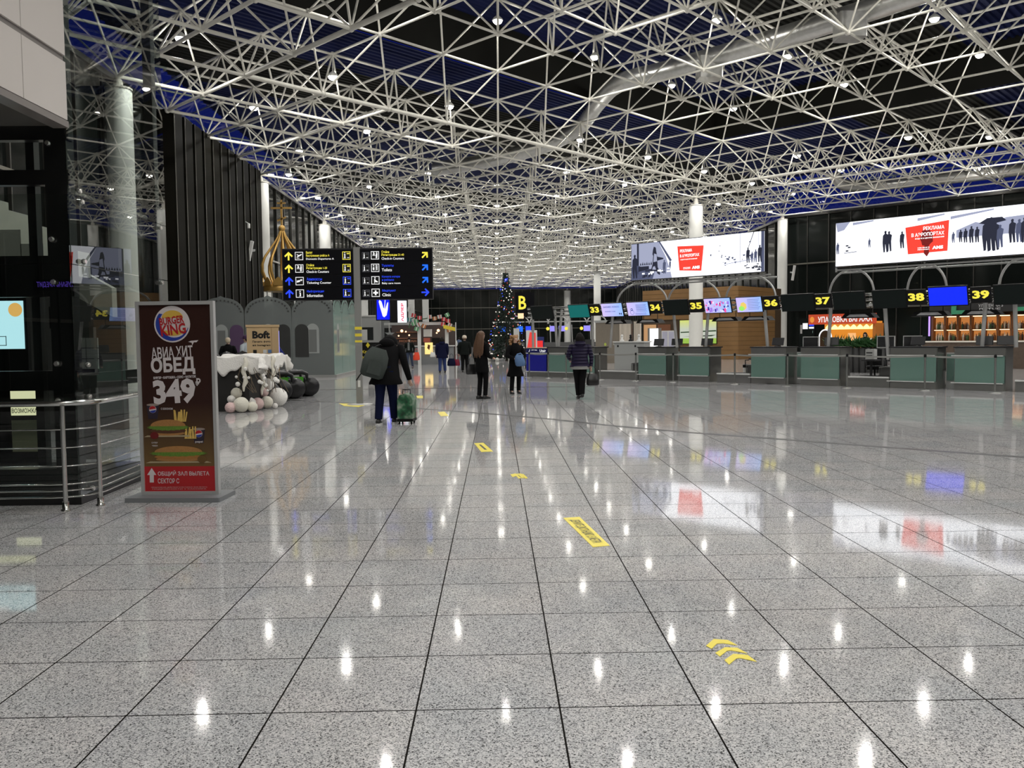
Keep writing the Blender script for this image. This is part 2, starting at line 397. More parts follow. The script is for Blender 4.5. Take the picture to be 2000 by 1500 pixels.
# ---- ventilation ducts
DUCT = mat('duct_foil', (.55,.55,.53), .32, .8, noise=.2, nscale=6, bump=.5)
def ductpath(l): return [at(x, y, Z=z) for x, y, z in l]
def smooth(p, n=4):
    out = []
    for k in range(len(p)-1):
        a, b, c, d = p[max(k-1,0)], p[k], p[k+1], p[min(k+2,len(p)-1)]
        for q in range(n):
            t = q/n; out.append(.5*((2*b)+(c-a)*t+(2*a-5*b+4*c-d)*t*t+(3*b-a-3*c+d)*t**3))
    return out+[p[-1]]
t = thing('ventilation_duct', 'silver foil duct snaking above the space frame towards the middle of the hall', 'duct', ductpath([(1400,112,13.3)])[0])
o = t.location.copy()
mb = MB(); mb.tube([p-o for p in smooth(ductpath([(1900,-50,13.6),(1720,12,13.6),(1600,50,13.5),(1450,96,13.4),(1300,138,13.4),(1210,162,13.4),(1168,200,13.3),(1135,245,13.1),(1085,276,12.6),(1010,300,12.0),(930,318,11.7),(850,330,11.6)]))], .42, 14)
mb.build('duct_run', DUCT, t)
for x, y in ((1660,34),(1385,118)):
    mb = MB(); mb.rbox(at(x, y, Z=13.3)-o-Vector((0,0,.35)), (1.0,.8,.9), .05); mb.build('outlet_box', DUCT, t)
t = thing('ventilation_duct', 'ribbed grey duct under the roof edge above the right advertising screen', 'duct', at(1800,352,Z=11.5))
o = t.location.copy()
mb = MB(); mb.tube([p-o for p in smooth(ductpath([(1630,340,12.2),(1650,362,11.5),(1720,361,11.5),(1800,352,11.5),(1900,343,11.5),(2060,322,11.5)]))], .38, 12); mb.build('duct_run', DUCT, t)
# ================================================================ COLUMNS
COLM = mat('column_paint', (.72,.72,.68), .55, noise=.03)
CAPM = mat('concrete_cap', (.5,.48,.43), .7)
def column(x, y, r, h, label):
    t = thing('column', label, 'column', (x, y, 0))
    mb = MB(); mb.lathe((0,0,0), [(r,0),(r,h-.1),(r*.93,h-.04)], 28); mb.build('shaft', COLM, t)
    mb = MB(); mb.lathe((0,0,0), [(r*1.04,h-.04),(r*1.04,h+.02),(r*.35,h+.02),(r*.35,h+.22),(r*.25,Z2-.1)], 20); mb.build('bearing_head', CAPM, t)
column(-12.51, 28.9, .42, 10.0, 'thick round white column seen through the glass lift shaft')
column(-12.51, 45.87, .42, 10.0, 'round white column standing beside the golden onion dome')
column(-12.51, 62.84, .42, 10.0, 'second round column along the dark left wall, behind the direction sign')
column(12.94, 54.36, .44, 9.9, 'round white column behind the left advertising screen')
column(21.43, 62.85, .36, 10.1, 'slim white column between the two advertising screens')
column(12.94, 107.3, .45, 9.9, 'distant grey round column just above counter number 33')
column(12.94, 152.0, .6, 9.9, 'furthest pale column under the far edge of the roof')
# ================================================================ WALLS
DGL = mat('dark_night_glass', (.008,.010,.009), .08, spec=.22)
DPAN = mat('dark_facade_panel', (.0055,.005,.003), .6, spec=.06)
MUL = mat('mullion_metal', (.05,.048,.042), .35, .5)
MULL = mat('mullion_light_edge', (.22,.21,.18), .3, .8)
GLASS = glassmat('clear_glass', (.86,.9,.88))
def curtain(name, label, A, B, H, step, z0=0, rails=(6.15,), clere=True, pm=DGL, top=None):
    A = Vector((*A, 0)); B = Vector((*B, 0)); d = B-A; Ln = d.length; ang = math.atan2(d.y, d.x)
    mb = MB(); mb.bb(0, Ln, .22, .4, 0, H)      # backing wall behind the panes
    w = mb.build(name, mat('wall_backing', (.008,.008,.008), .7), None, A, ang); tag(w, label, kind='structure')
    n = max(1, round(Ln/step)); st_ = Ln/n
    p = MB(); p.bb(.03, st_-.03, .05, .09, z0, H); mu = MB(); mu.bb(-.03, .03, -.05, .12, z0, H)
    pd = p.build('glass_panel', pm, w); md = mu.build('mullion', MUL, w)
    for k in range(1, n):
        link('glass_panel', pd.data, w, (k*st_, 0, 0)); link('mullion', md.data, w, (k*st_, 0, 0))
    for z in rails:
        r = MB(); r.bb(0, Ln, -.08, .05, z-.05, z+.05); r.build('transom', MULL, w)
    c = MB(); c.bb(0, Ln, -.1, .25, H-.06, H+.12); c.build('top_rail', MUL, w)
    if clere:
        g = MB(); g.bb(0, Ln, .1, .11, H+.12, Z1+.7); g.build('clerestory_pane', GLASS, w)
    return w
# interior side is local -y
wl = curtain('wall_left', 'dark glazed left wall of the hall with thin mullions', (-12.95, -23), (-12.95, 152), 10.5, 1.85, rails=(6.15, 2.2))
curtain('wall_far', 'dark glazed end wall of the hall', (-13, 152), (36, 152), 10.2, 1.5, rails=(3.2,7.0))
curtain('wall_right', 'dark glazed wall behind the check-in counters, running at an angle', (22.0, 63.5), (56, 29.5), 10.35, 1.6, rails=(3.4, 6.8))
curtain('wall_right', 'dark wall of the far right side of the hall', (21.9, 152), (21.9, 63.7), 10.35, 2.2, rails=(4,))
# folded dark facade panels on the near left
y = 33.2; pw = 1.12
k = 0
while y < 44.8:
    mb = MB(); mb.prism([(0,0),(1,0)], 0, 0) if False else None
    x0, x1 = -12.85, -12.35
    mb.add([(x0,y,0),(x1,y+.12,0),(x1,y+pw*.9,0),(x0,y+pw,0),(x0,y,10.5),(x1,y+.12,10.5),(x1,y+pw*.9,10.5),(x0,y+pw,10.5)],
           [(0,1,5,4),(1,2,6,5),(2,3,7,6),(4,5,6,7)])
    mb.add([(x1+.01,y+.1,0),(x1+.03,y+.1,0),(x1+.03,y+.13,0),(x1+.01,y+.13,0),(x1+.01,y+.1,10.5),(x1+.03,y+.1,10.5),(x1+.03,y+.13,10.5),(x1+.01,y+.13,10.5)],
           [(0,1,5,4),(1,2,6,5),(2,3,7,6),(3,0,4,7)], mi=1)
    o = mb.build('folded_panel', [DPAN, MULL], wl); o.matrix_parent_inverse = wl.matrix_world.inverted() if False else Matrix.Rotation(-PI/2, 4, 'Z') @ Matrix.Translation((12.95, 23, 0))
    y += pw; k += 1
# soffit that closes the sight line behind the camera (the hall's own rear wall)
mb = MB(); mb.bb(-13, 56, -23.3, -23, 0, 15.5); tag(mb.build('wall_rear', mat('rear_wall', (.4,.4,.38), .6)), 'plain wall behind the viewer', kind='structure')
mb = MB(); mb.bb(55.8, 56.1, -23, 29.5, 0, 15.5); tag(mb.build('wall_side', mat('rear_wall', (.25,.25,.24), .6)), 'plain side wall on the far right', kind='structure')
# ================================================================ flat print helpers (front faces local -y)
def plate(parent, name, pts, y, m, th=.0012):
    mb = MB(); mb.prism(pts, y, y+th); return mb.build(name, m, parent)
def rect(x0, x1, z0, z1): return [(x0,z0),(x1,z0),(x1,z1),(x0,z1)]
def ell(cx, cz, rx, rz, n=24, a0=0, a1=2*PI, jag=0):
    full = abs(a1-a0-2*PI) < 1e-6
    return [(cx+rx*math.cos(a0+(a1-a0)*k/(n if full else n-1))*(1+(jag if k%2 else -jag)), cz+rz*math.sin(a0+(a1-a0)*k/(n if full else n-1))*(1+(jag if k%2 else -jag))) for k in range(n)]
def tb(s, x0, x1, z0, z1, y, m, parent, name='lettering', bold=.02, roll=0, shear=0, keep=False, align='L'):
    o = text(s, 1.0, m, parent, None, name, bold=bold, shear=shear, ext=.0)
    me = o.data; xs = [v.co.x for v in me.vertices]; zs = [v.co.z for v in me.vertices]
    if not xs: return o
    w = max(xs)-min(xs); h = max(zs)-min(zs); sx = (x1-x0)/w; sz = (z1-z0)/h
    off = 0
    if keep: sx = min(sx, sz*1.02); off = ((x1-x0)-sx*w)*({'L':0,'C':.5,'R':1}[align])
    cx = (x0+x1)/2; cz = (z0+z1)/2
    for v in me.vertices:
        X = x0+off+(v.co.x-min(xs))*sx; Z = z0+(v.co.z-min(zs))*sz
        if roll: dx, dz = X-cx, Z-cz; X = cx+dx*math.cos(roll)-dz*math.sin(roll); Z = cz+dx*math.sin(roll)+dz*math.cos(roll)
        v.co = (X, y, Z)
    me.update(); return o
# ================================================================ glass lift shaft, bulkhead, handrail
SHG = glassmat('greenish_shaft_glass', (.76,.80,.78), 1.9)
SHF = mat('shaft_black_frame', (.008,.008,.008), .3)
SX, SY = -4.0, 8.08
t = thing('glass_lift_shaft', 'tall black framed glass lift shaft at the left, mirroring the roof and the screens', 'lift shaft', (SX, SY, 0))
for k, (a, b) in enumerate([(.07,.98),(.98,2.29),(2.29,2.95),(2.95,4.70),(4.70,6.6),(6.6,9.0),(9.0,11.3)]):
    mb = MB(); mb.bb(-.02, 0, .012, 2.34, a+.004, b-.004); mb.build('side_pane', SHG, t)
    if b < 3.6 or k < 3:
        mb = MB(); mb.bb(-3.4, -.012, 0, .02, a+.004, min(b, 3.55)-.004); mb.build('front_pane', SHG, t)
mb = MB(); mb.bb(-3.4, -.03, .10, .2, 3.47, 3.66)
for z0, z1 in ((3.05,3.19),(1.99,2.38),(1.09,1.28),(0,.33)): mb.bb(-3.4, -.03, .10, .2, z0, z1)
mb.build('cross_rail', SHF, t)
mb = MB(); mb.bb(-.26, -.05, .09, .24, 0, 11.3); mb.build('corner_post', SHF, t)
mb = MB(); mb.bb(-.16, -.06, 2.2, 2.32, 0, 11.3); mb.build('rear_post', SHF, t)
mb = MB(); mb.bb(-.52, -.44, .25, .35, 0, 11.3); mb.build('inner_post', SHF, t)
mb = MB(); mb.bb(-.12, -.06, .2, 2.3, 1.09, 1.24); mb.build('side_rail', SHF, t)
mb = MB(); mb.bb(-3.5, 0.02, -.02, 2.4, 0, .07); mb.build('plinth', SHF, t)
FIT = mat('spider_fitting', (.75,.74,.70), .2, .9)
fp = None
for (x, y, z) in [(-.16,-.025,3.41),(-.16,-.025,2.52),(-.16,-.025,2.12),(-.16,-.025,1.35),(-.16,-.025,1.0),
                  (.025,.2,1.33),(.025,.2,1.02),(.025,2.1,1.33),(.025,2.1,1.02),(.025,2.1,2.25),(.025,.2,2.33),(.025,.2,2.90),(.025,2.1,2.9),(.025,.2,.12),(.025,.16,3.0)]:
    mb = MB(); mb.lathe((x,y,z), [(.02,-.02),(.028,0),(.02,.02)], 10, axis='X' if x > 0 else 'Y'); mb.build('point_fixing', FIT, t)
# what stands inside and behind the shaft
t = thing('staircase', 'pale concrete stairs seen through the lift shaft front', 'stairs', (-6.55, 10.6, 0))
CON = mat('pale_concrete', (.42,.42,.37), .8, noise=.1)
for k in range(8):
    mb = MB(); x = -1.2+k*.27; z = 4.0-k*.175
    mb.bb(x, x+.28, 0, 1.2, z-.34, z+0.0); mb.build('step', CON, t)
mb = MB(); mb.prism([(-1.2,3.7),(-1.2,3.3),(1.25,1.9),(1.25,2.3)], 1.2, 1.35); mb.build('stringer', CON, t)
mb = MB(); mb.bb(-9.5, -6.6, 15.0, 15.2, 0, 3.2)
tag(mb.build('wall_inner', mat('dark_shop_wall', (.03,.03,.028), .5)), 'dark wall behind the glass lift shaft', kind='structure')
t = thing('information_screen', 'bright pale blue information screen behind the lift shaft', 'screen', (-6.15, 10.5, 0))
mb = MB(); mb.bb(-.45, .38, .01, .08, 1.08, 2.12); mb.build('casing', BLACK, t)
plate(t, 'display', rect(-.42, .35, 1.48, 2.07), 0, glow('pale_cyan', (.55,.88,.98), 1.5))
plate(t, 'white_page', rect(-.42, .02, 1.75, 2.05), -.002, glow('page_white', (.95,.97,1), 1.3))
plate(t, 'orange_badge', ell(.25, 1.96, .085, .085), -.002, glow('badge_orange', (1,.55,.15), 1.2))
plate(t, 'pink_note', rect(-.42, -.10, 1.60, 1.73), -.002, glow('note_pink', (.9,.75,.95), 1.2))
mb = MB(); 
for x in (.02,.12): mb.bb(x, x+.008, -.003, -.001, 1.52, 1.64)
mb.bb(.02,.128,-.003,-.001,1.63,1.638); mb.bb(.02,.128,-.003,-.001,1.52,1.528); mb.build('line_drawing', mat('ink', (.05,.2,.25), .6), t)
plate(t, 'yellow_strip', rect(-.38, .37, 1.10, 1.18), 0, glow('strip_yellow', (1,.95,.45), 1.2))
plate(t, 'left_strip', rect(-.42, -.33, 1.18, 1.48), 0, glow('strip_yellow', (1,.95,.45), 1.2))
t = thing('menu_lightbox', 'small yellow lit menu lightbox low behind the lift shaft', 'lightbox', (-6.0, 10.7, 0))
mb = MB(); mb.bb(-.3, .3, .02, .1, 0, 1.05); mb.build('casing', BLACK, t)
plate(t, 'upper_panel', rect(-.12, .22, .85, 1.02), 0, glow('menu_yellow', (1,.95,.6), 1.1))
plate(t, 'lower_panel', rect(-.12, .22, .64, .80), 0, glow('menu_yellow', (1,.95,.6), 1.1))
tb('ВОЗМОЖКА', -.11, .21, .67, .73, -.002, mat('ink2', (.02,.02,.02), .5), t)
plate(t, 'dim_panel', rect(-.12, .22, .18, .58), 0, mat('dim_panel', (.42,.42,.28), .5))
t = thing('led_clock', 'red digit clock hanging behind the lift shaft', 'clock', (-5.18, 10.2, 0))
mb = MB(); mb.bb(-.16, .16, .01, .06, 1.72, 1.98); mb.build('casing', BLACK, t)
RED = glow('red_led', (1,.03,.05), 1.4)
tb('12 30', -.13, .13, 1.79, 1.86, 0, RED, t, 'digits', bold=.04); tb('18 26', -.13, .13, 1.88, 1.95, 0, RED, t, 'digits', bold=.04)
t = thing('tiled_partition', 'grey tiled partition behind the black lift shaft corner', 'partition', (-5.3, 11.2, 0))
mb = MB(); mb.bb(-.42, .0, .02, .1, 0, 1.75); mb.build('board', mat('partition_dark', (.06,.06,.055), .6), t)
for i in range(2):
    for k in range(3):
        mb = MB(); mb.bb(-.25+i*.16, -.10+i*.16, 0, .02, 1.2+k*.14, 1.33+k*.14); mb.build('tile', mat('grey_tile', (.30,.31,.29), .3), t)
mb = MB(); mb.bb(-.42, -.36, -.02, .02, 0, 1.75); mb.build('edge_trim', GREYP, t)
# bulkhead over the near left
BPAN = mat('bulkhead_panel', (.56,.52,.49), .6, noise=.03, nscale=2)
BGAP = mat('bulkhead_reveal', (.20,.18,.17), .6)
t = thing('bulkhead', 'light grey panelled bulkhead overhanging the top left corner', 'bulkhead', (-3.97, 8.06, 0))
mb = MB(); mb.bb(-5, -.02, -9.5, 0, 3.61, 7); mb.build('core', BGAP, t)
for (y0, y1) in ((-.73,0),(-1.46,-.735),(-2.9,-1.465),(-4.4,-2.905),(-6,-4.405)):
    for (z0, z1) in ((3.62,4.15),(4.21,5.6),(5.61,7)):
        mb = MB(); mb.bb(-.02, 0, y0+.004, y1-.001, z0, z1); mb.build('cladding_panel', BPAN, t)
mb = MB(); mb.bb(-.14, .005, -9.5, .01, 3.55, 3.61); mb.build('edge_trim', mat('edge_metal', (.17,.15,.14), .4), t)
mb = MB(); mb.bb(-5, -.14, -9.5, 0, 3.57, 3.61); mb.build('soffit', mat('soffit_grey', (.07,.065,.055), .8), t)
for k in range(5):
    mb = MB(); mb.bb(-1.3, -.42, -.42-k*.14, -.36-k*.14, 3.545, 3.57); mb.build('vent_slat', mat('vent', (.10,.09,.08), .6), t)
# handrail
t = thing('handrail', 'polished steel handrail with six thin rails wrapping round the lift shaft', 'handrail', (-3.99, 7.79, 0))
def rail_path(off, z):
    p = [Vector((-3.4, .0, z)), Vector((-1.2, -.02, z)), Vector((-.3, -.0, z))]
    for a in range(0, 91, 15):
        q = math.radians(a); p.append(Vector((-.12+off*.0+.34*math.sin(q), .0+.34*(1-math.cos(q)), z)))
    p += [Vector((.16, 1.4, z)), Vector((-.02, 2.6, z))]
    return p
mb = MB(); mb.tube(rail_path(0, .99), .026, 10); mb.build('top_rail', CHROME, t)
for z in (.75,.58,.41,.24,.18,.12):
    mb = MB(); mb.tube(rail_path(0, z), .0075, 6); mb.build('thin_rail', CHROME, t)
for (x, y) in ((0,-.005),(.215,.22),(.07,2.3),(-1.6,-.01),(-2.9,-.0)):
    mb = MB(); mb.cyl((x,y,0), (x,y,.97), .021, n=10); mb.lathe((x,y,0), [(.042,0),(.042,.012),(.03,.016),(.03,.09)], 12); mb.build('post', CHROME, t)
# ================================================================ advertising stand
AL = mat('satin_aluminium', (.55,.55,.54), .4, .4)
t = thing('advertising_stand', 'free standing burger restaurant poster stand in a silver frame beside the handrail', 'poster stand', (-3.125, 8.31, 0), math.radians(-3))
mb = MB(); mb.rbox((0,0,.022), (.93,.43,.044), .01); mb.build('base', mat('stand_base', (.20,.21,.22), .5), t)
HW = .385
mb = MB(); mb.bb(-HW,-HW+.032,-.03,.03,.044,1.94); mb.bb(HW-.032,HW,-.03,.03,.044,1.94); mb.bb(-HW+.032,HW-.032,-.03,.03,1.905,1.94); mb.bb(-HW+.032,HW-.032,-.03,.03,.044,.075); mb.build('frame', AL, t)
mb = MB(); mb.bb(-HW+.032,HW-.032,-.012,.02,.075,1.905)
pm = bpy.data.materials.new('poster_brown'); pm.use_nodes = True; nt = pm.node_tree; b = nt.nodes['Principled BSDF']
g = nt.nodes.new('ShaderNodeTexCoord'); s_ = nt.nodes.new('ShaderNodeSeparateXYZ'); r_ = nt.nodes.new('ShaderNodeValToRGB')
nt.links.new(g.outputs['Object'], s_.inputs[0]); nt.links.new(s_.outputs['Z'], r_.inputs[0])
e = r_.color_ramp.elements; e[0].position = .3; e[0].color = (.19,.11,.035,1); e[1].position = .95; e[1].color = (.040,.016,.012,1)
x_ = e.new(.62); x_.color = (.10,.055,.025,1)
nt.links.new(r_.outputs[0], b.inputs['Base Color']); b.inputs['Roughness'].default_value = .25
mb.build('poster_sheet', pm, t)
def X(px, py): return (px-(345.7+(py-590)*.026))*.00508
def Z(py): return 1.94-(py-590)*.00495
PW = mat('print_white', (.72,.66,.66), .4); PRED = mat('print_red', (.48,.015,.02), .4); PYEL = mat('print_bun_yellow', (.75,.48,.08), .4)
PBLU = mat('print_blue', (.02,.05,.35), .4); PY0 = -.0125
lx, lz, lr = X(341,635), Z(635), .178
plate(t, 'logo_disc', ell(lx, lz, lr, lr, 36), PY0-.001, PW)
plate(t, 'logo_blue_crescent', ell(lx, lz, lr*.92, lr*.92, 20, math.radians(140), math.radians(345))+list(reversed(ell(lx+.02, lz+.012, lr*.80, lr*.80, 20, math.radians(142), math.radians(342)))), PY0-.002, PBLU)
plate(t, 'logo_top_bun', ell(lx+.005, lz+.06, .105, .075, 18, 0, PI), PY0-.003, PYEL)
plate(t, 'logo_bottom_bun', ell(lx+.012, lz-.062, .10, .052, 18, PI, 2*PI), PY0-.003, PYEL)
tb('BURGER', lx-.125, lx+.120, lz+.0, lz+.075, PY0-.005, PRED, t, bold=.03, roll=.12)
tb('KING', lx-.115, lx+.135, lz-.105, lz-.0, PY0-.005, PRED, t, bold=.03, roll=.12)
tb('АВИА ХИТ', X(300,690), X(381,690), Z(702), Z(679), PY0-.002, PW, t, bold=.018, roll=.05)
tb('ОБЕД', X(299,715), X(385,715), Z(735), Z(700), PY0-.002, PW, t, bold=.04, roll=.03)
tb('БУРГЕР • КАРТОШКА • СОУС • НАПИТОК', X(304,739), X(387,739), Z(742), Z(737), PY0-.002, PW, t, bold=.04, roll=.03)
tb('349', X(303,768), X(386,768), Z(793), Z(743), PY0-.002, PW, t, bold=.045, roll=.05)
tb('₽', X(386,750), X(396,750), Z(757), Z(742), PY0-.002, PW, t, bold=.04)
mb = MB(); mb.prism([(X(372,672),Z(670)),(X(378,668),Z(668)),(X(392,668),Z(667)),(X(388,671),Z(671)),(X(383,671),Z(671)),(X(380,677),Z(677)),(X(379,672),Z(672))], PY0-.002, PY0); mb.build('plane_symbol', PW, t)
BUN = mat('print_bun', (.42,.20,.06), .5, noise=.25, nscale=60); LET = mat('print_lettuce', (.13,.25,.03), .5, noise=.5, nscale=80); PAT = mat('print_patty', (.10,.035,.015), .5)
FRY = mat('print_fries', (.75,.50,.12), .5, noise=.2, nscale=60); TRY = mat('print_tray', (.45,.36,.22), .5); CUP = mat('print_cup', (.03,.02,.035), .4); CHK = mat('print_chicken', (.40,.17,.04), .5, noise=.2, nscale=50)
def burger(cx, cy, w, long_=False):
    px = lambda dx, dy: (X(cx+dx, cy+dy), Z(cy+dy))
    plate(t, 'tray_print', [px(-w*.62,19),px(w*.62,19),px(w*.72,22),px(-w*.72,22)], PY0-.002, TRY)
    plate(t, 'bottom_bun_print', ell(X(cx,cy+15), Z(cy+15), w*.5*.00508, .022, 20), PY0-.003, BUN)
    plate(t, 'patty_print', ell(X(cx,cy+10), Z(cy+10), w*.53*.00508, .026, 20), PY0-.004, CHK if long_ else PAT)
    plate(t, 'lettuce_print', ell(X(cx,cy+3), Z(cy+3), w*.60*.00508, .030, 44, jag=.08), PY0-.005, LET)
    plate(t, 'top_bun_print', ell(X(cx,cy), Z(cy), w*.52*.00508, (.062 if not long_ else .058), 22, -.05, PI+.05), PY0-.006, BUN)
def fries(cx, cy):
    for k in range(8):
        a = random.uniform(-.25,.25); x = cx-10+k*2.9; h = random.uniform(9,15)
        plate(t, 'fry_print', [(X(x,cy+10),Z(cy+10)),(X(x+2.6,cy+10),Z(cy+10)),(X(x+2.6+a*14,cy-h),Z(cy-h)),(X(x+a*14,cy-h),Z(cy-h))], PY0-.0012-.0003*k, FRY)
def cup(cx, cy):
    plate(t, 'cup_print', [(X(cx-9,cy+16),Z(cy+16)),(X(cx+9,cy+16),Z(cy+16)),(X(cx+12,cy-12),Z(cy-12)),(X(cx-12,cy-12),Z(cy-12))], PY0-.0015, CUP)
    plate(t, 'foam_print', ell(X(cx,cy-12), Z(cy-12), .062, .012, 16), PY0-.002, mat('print_foam', (.35,.28,.24), .5))
    plate(t, 'logo_white_print', ell(X(cx,cy-3), Z(cy-3), .036, .036, 20), PY0-.003, PW)
    plate(t, 'logo_red_print', ell(X(cx,cy-3), Z(cy-3), .034, .034, 14, .25, PI+.1), PY0-.004, PRED)
    plate(t, 'logo_blue_print', ell(X(cx,cy-3), Z(cy-3), .034, .034, 14, PI+.5, 2*PI-.15), PY0-.004, PBLU)
cup(302,806); fries(354,818); burger(332,836,66)
tb('С БЕКОНОМ', X(318,802), X(341,802), Z(804), Z(800), PY0-.002, PW, t)
cup(392,855); fries(374,852); burger(352,888,90,True)
tb('pepsi', X(385,869), X(400,869), Z(871), Z(866), PY0-.004, PW, t, bold=.03)
tb('СУПЕР', X(299,870), X(311,870), Z(871), Z(868), PY0-.002, PW, t); tb('ЧИКЕН', X(300,876), X(311,876), Z(877), Z(874), PY0-.002, PW, t)
plate(t, 'sauce_print', ell(X(305,855), Z(855), .042, .035, 16), PY0-.0045, mat('print_sauce', (.16,.01,.01), .4)); plate(t, 'sauce_print', ell(X(398,903), Z(903), .045, .038, 16), PY0-.0065, mat('print_sauce2', (.15,.08,.02), .4))
plate(t, 'red_band', rect(-HW+.032, HW-.032, .075, Z(917)), PY0-.001, PRED)
plate(t, 'arrow_print', [(X(295,948),Z(949)),(X(303,948),Z(949)),(X(303,934),Z(934)),(X(308,934),Z(934)),(X(299,920),Z(920)),(X(290,934),Z(934)),(X(295,934),Z(934))], PY0-.003, PW)
tb('ОБЩИЙ ЗАЛ ВЫЛЕТА', X(311,930), X(412,930), Z(937), Z(925), PY0-.003, PW, t, bold=.015); tb('СЕКТОР С', X(311,946), X(353,946), Z(951), Z(941), PY0-.003, PW, t, bold=.015)
tb('ПРЕДЛОЖЕНИЕ ДЕЙСТВУЕТ В РЕСТОРАНЕ ЗАЛА ВЫЛЕТА', X(298,959), X(408,959), Z(960), Z(957.5), PY0-.003, PW, t, bold=.0)
tb('ПОДРОБНОСТИ У КАССИРА', X(300,963), X(406,963), Z(963.5), Z(961.5), PY0-.003, PW, t, bold=.0)
# ================================================================ floor stickers
STY = mat('sticker_yellow', (.86,.72,.06), .35); STK = mat('sticker_ink', (.05,.05,.04), .5)
def sticker(px, label, kind='bar'):
    P = [at(x, y, Z=0) for x, y in px]; c = sum(P, Vector())/len(P)
    n = len(P); mb = MB(); vs = [p-c+Vector((0,0,.0030)) for p in P]+[p-c+Vector((0,0,.0008)) for p in P]
    fc = tuple(range(n))
    nrm = (vs[1]-vs[0]).cross(vs[2]-vs[1])
    mb.add(vs, [fc if nrm.z > 0 else tuple(reversed(fc))]+[(i,(i+1)%n,(i+1)%n+n,i+n) for i in range(n)])
    return mb, c, P
mb, c, P = sticker([(1100,1012),(1132,1010),(1191,1066),(1158,1069)], '')
t = thing('floor_sticker', 'long yellow floor sticker with dark lettering, nearest to the viewer', 'sticker', c); mb.build('sticker_sheet', STY, t)
A_ = (P[0]+P[1])/2; B_ = (P[2]+P[3])/2; d = B_-A_; Ls = d.length; ang = math.atan2(d.y, d.x)
o = text('ДЕРЖИТЕ ДИСТАНЦИЮ 1,5 МЕТРА', 1.0, STK, t, None, bold=.02, rot=(0,0,0), ext=0)
xs = [v.co.x for v in o.data.vertices]; w0 = max(xs); kx = Ls*.80/w0
for v in o.data.vertices: v.co = (v.co.x*kx-Ls*.40, (v.co.y-.35)*.10, .0036)
o.rotation_euler = (0, 0, ang)
mb, c, P = sticker([(926,866),(944,865),(963,882),(940,883)], ''); t = thing('floor_sticker', 'second yellow floor bar sticker, between the near bar and the dark joint', 'sticker', c); mb.build('sticker_sheet', STY, t)
m2, _, _ = sticker([(936,870),(940,870),(952,880),(947,880)], ''); 
m2.v = [(x,y,z+.001) for x,y,z in m2.v]; m2.build('print', STK, t)
mb, c, P = sticker([(855,805),(868,804),(876,812),(861,813)], ''); t = thing('floor_sticker', 'small yellow bar sticker lying against the dark floor joint', 'sticker', c); mb.build('sticker_sheet', STY, t)
mb, c, P = sticker([(813,773),(826,773),(826,778),(815,778)], ''); t = thing('floor_sticker', 'tiny yellow sticker far beyond the green suitcase', 'sticker', c); mb.build('sticker_sheet', STY, t)
mb, c, P = sticker([(662,788),(722,789),(700,795),(672,793)], ''); t = thing('floor_sticker', 'yellow floor marking at the foot of the direction sign', 'sticker', c); mb.build('sticker_sheet', STY, t)
t = None
for lst, lab in (([[(1379,1262),(1394,1249),(1422,1251),(1440,1261),(1412,1257),(1400,1258),(1390,1268)],[(1397,1276),(1416,1265),(1440,1266),(1460,1277),(1428,1271),(1420,1272),(1406,1283)],[(1415,1290),(1432,1278),(1460,1280),(1478,1293),(1445,1286),(1438,1287),(1424,1299)]], 'three yellow chevrons stuck on the floor in the foreground'),
                 ([[(997,927),(1007,925),(1018,934),(1013,935),(1008,930),(1001,932)],[(1006,926),(1017,925),(1024,934),(1019,934),(1014,929)],[(1015,926),(1022,926),(1031,934),(1026,935),(1020,929)]], 'small distant set of yellow floor chevrons')):
    cc = at(*lst[0][0], Z=0); t = thing('floor_chevrons', lab, 'sticker', cc)
    for q in lst:
        mb, c, P = sticker(q, ''); mb.build('chevron', STY, t, c-cc)

P = at(106, 557, Y=22.16)
t = thing('bank_sign', 'violet lit Cyrillic bank sign on the left wall, seen mirrored in the shaft glass', 'sign', (P.x+.5, 16.16-22.16, P.z), PI)
mb = MB(); mb.bb(-.1,1.05,.02,.1,-.12,.15); mb.build('backing', BLACK, t); tb('КУБАНЬ КРЕДИТ', 0, .95, -.07, .09, 0, glow('violet_letters', (.22,.12,1), 2.2), t, bold=.02)
mb = MB(); mb.bb(.45,.5,.1,.14,-P.z,.1); mb.build('post', BLACK, t)
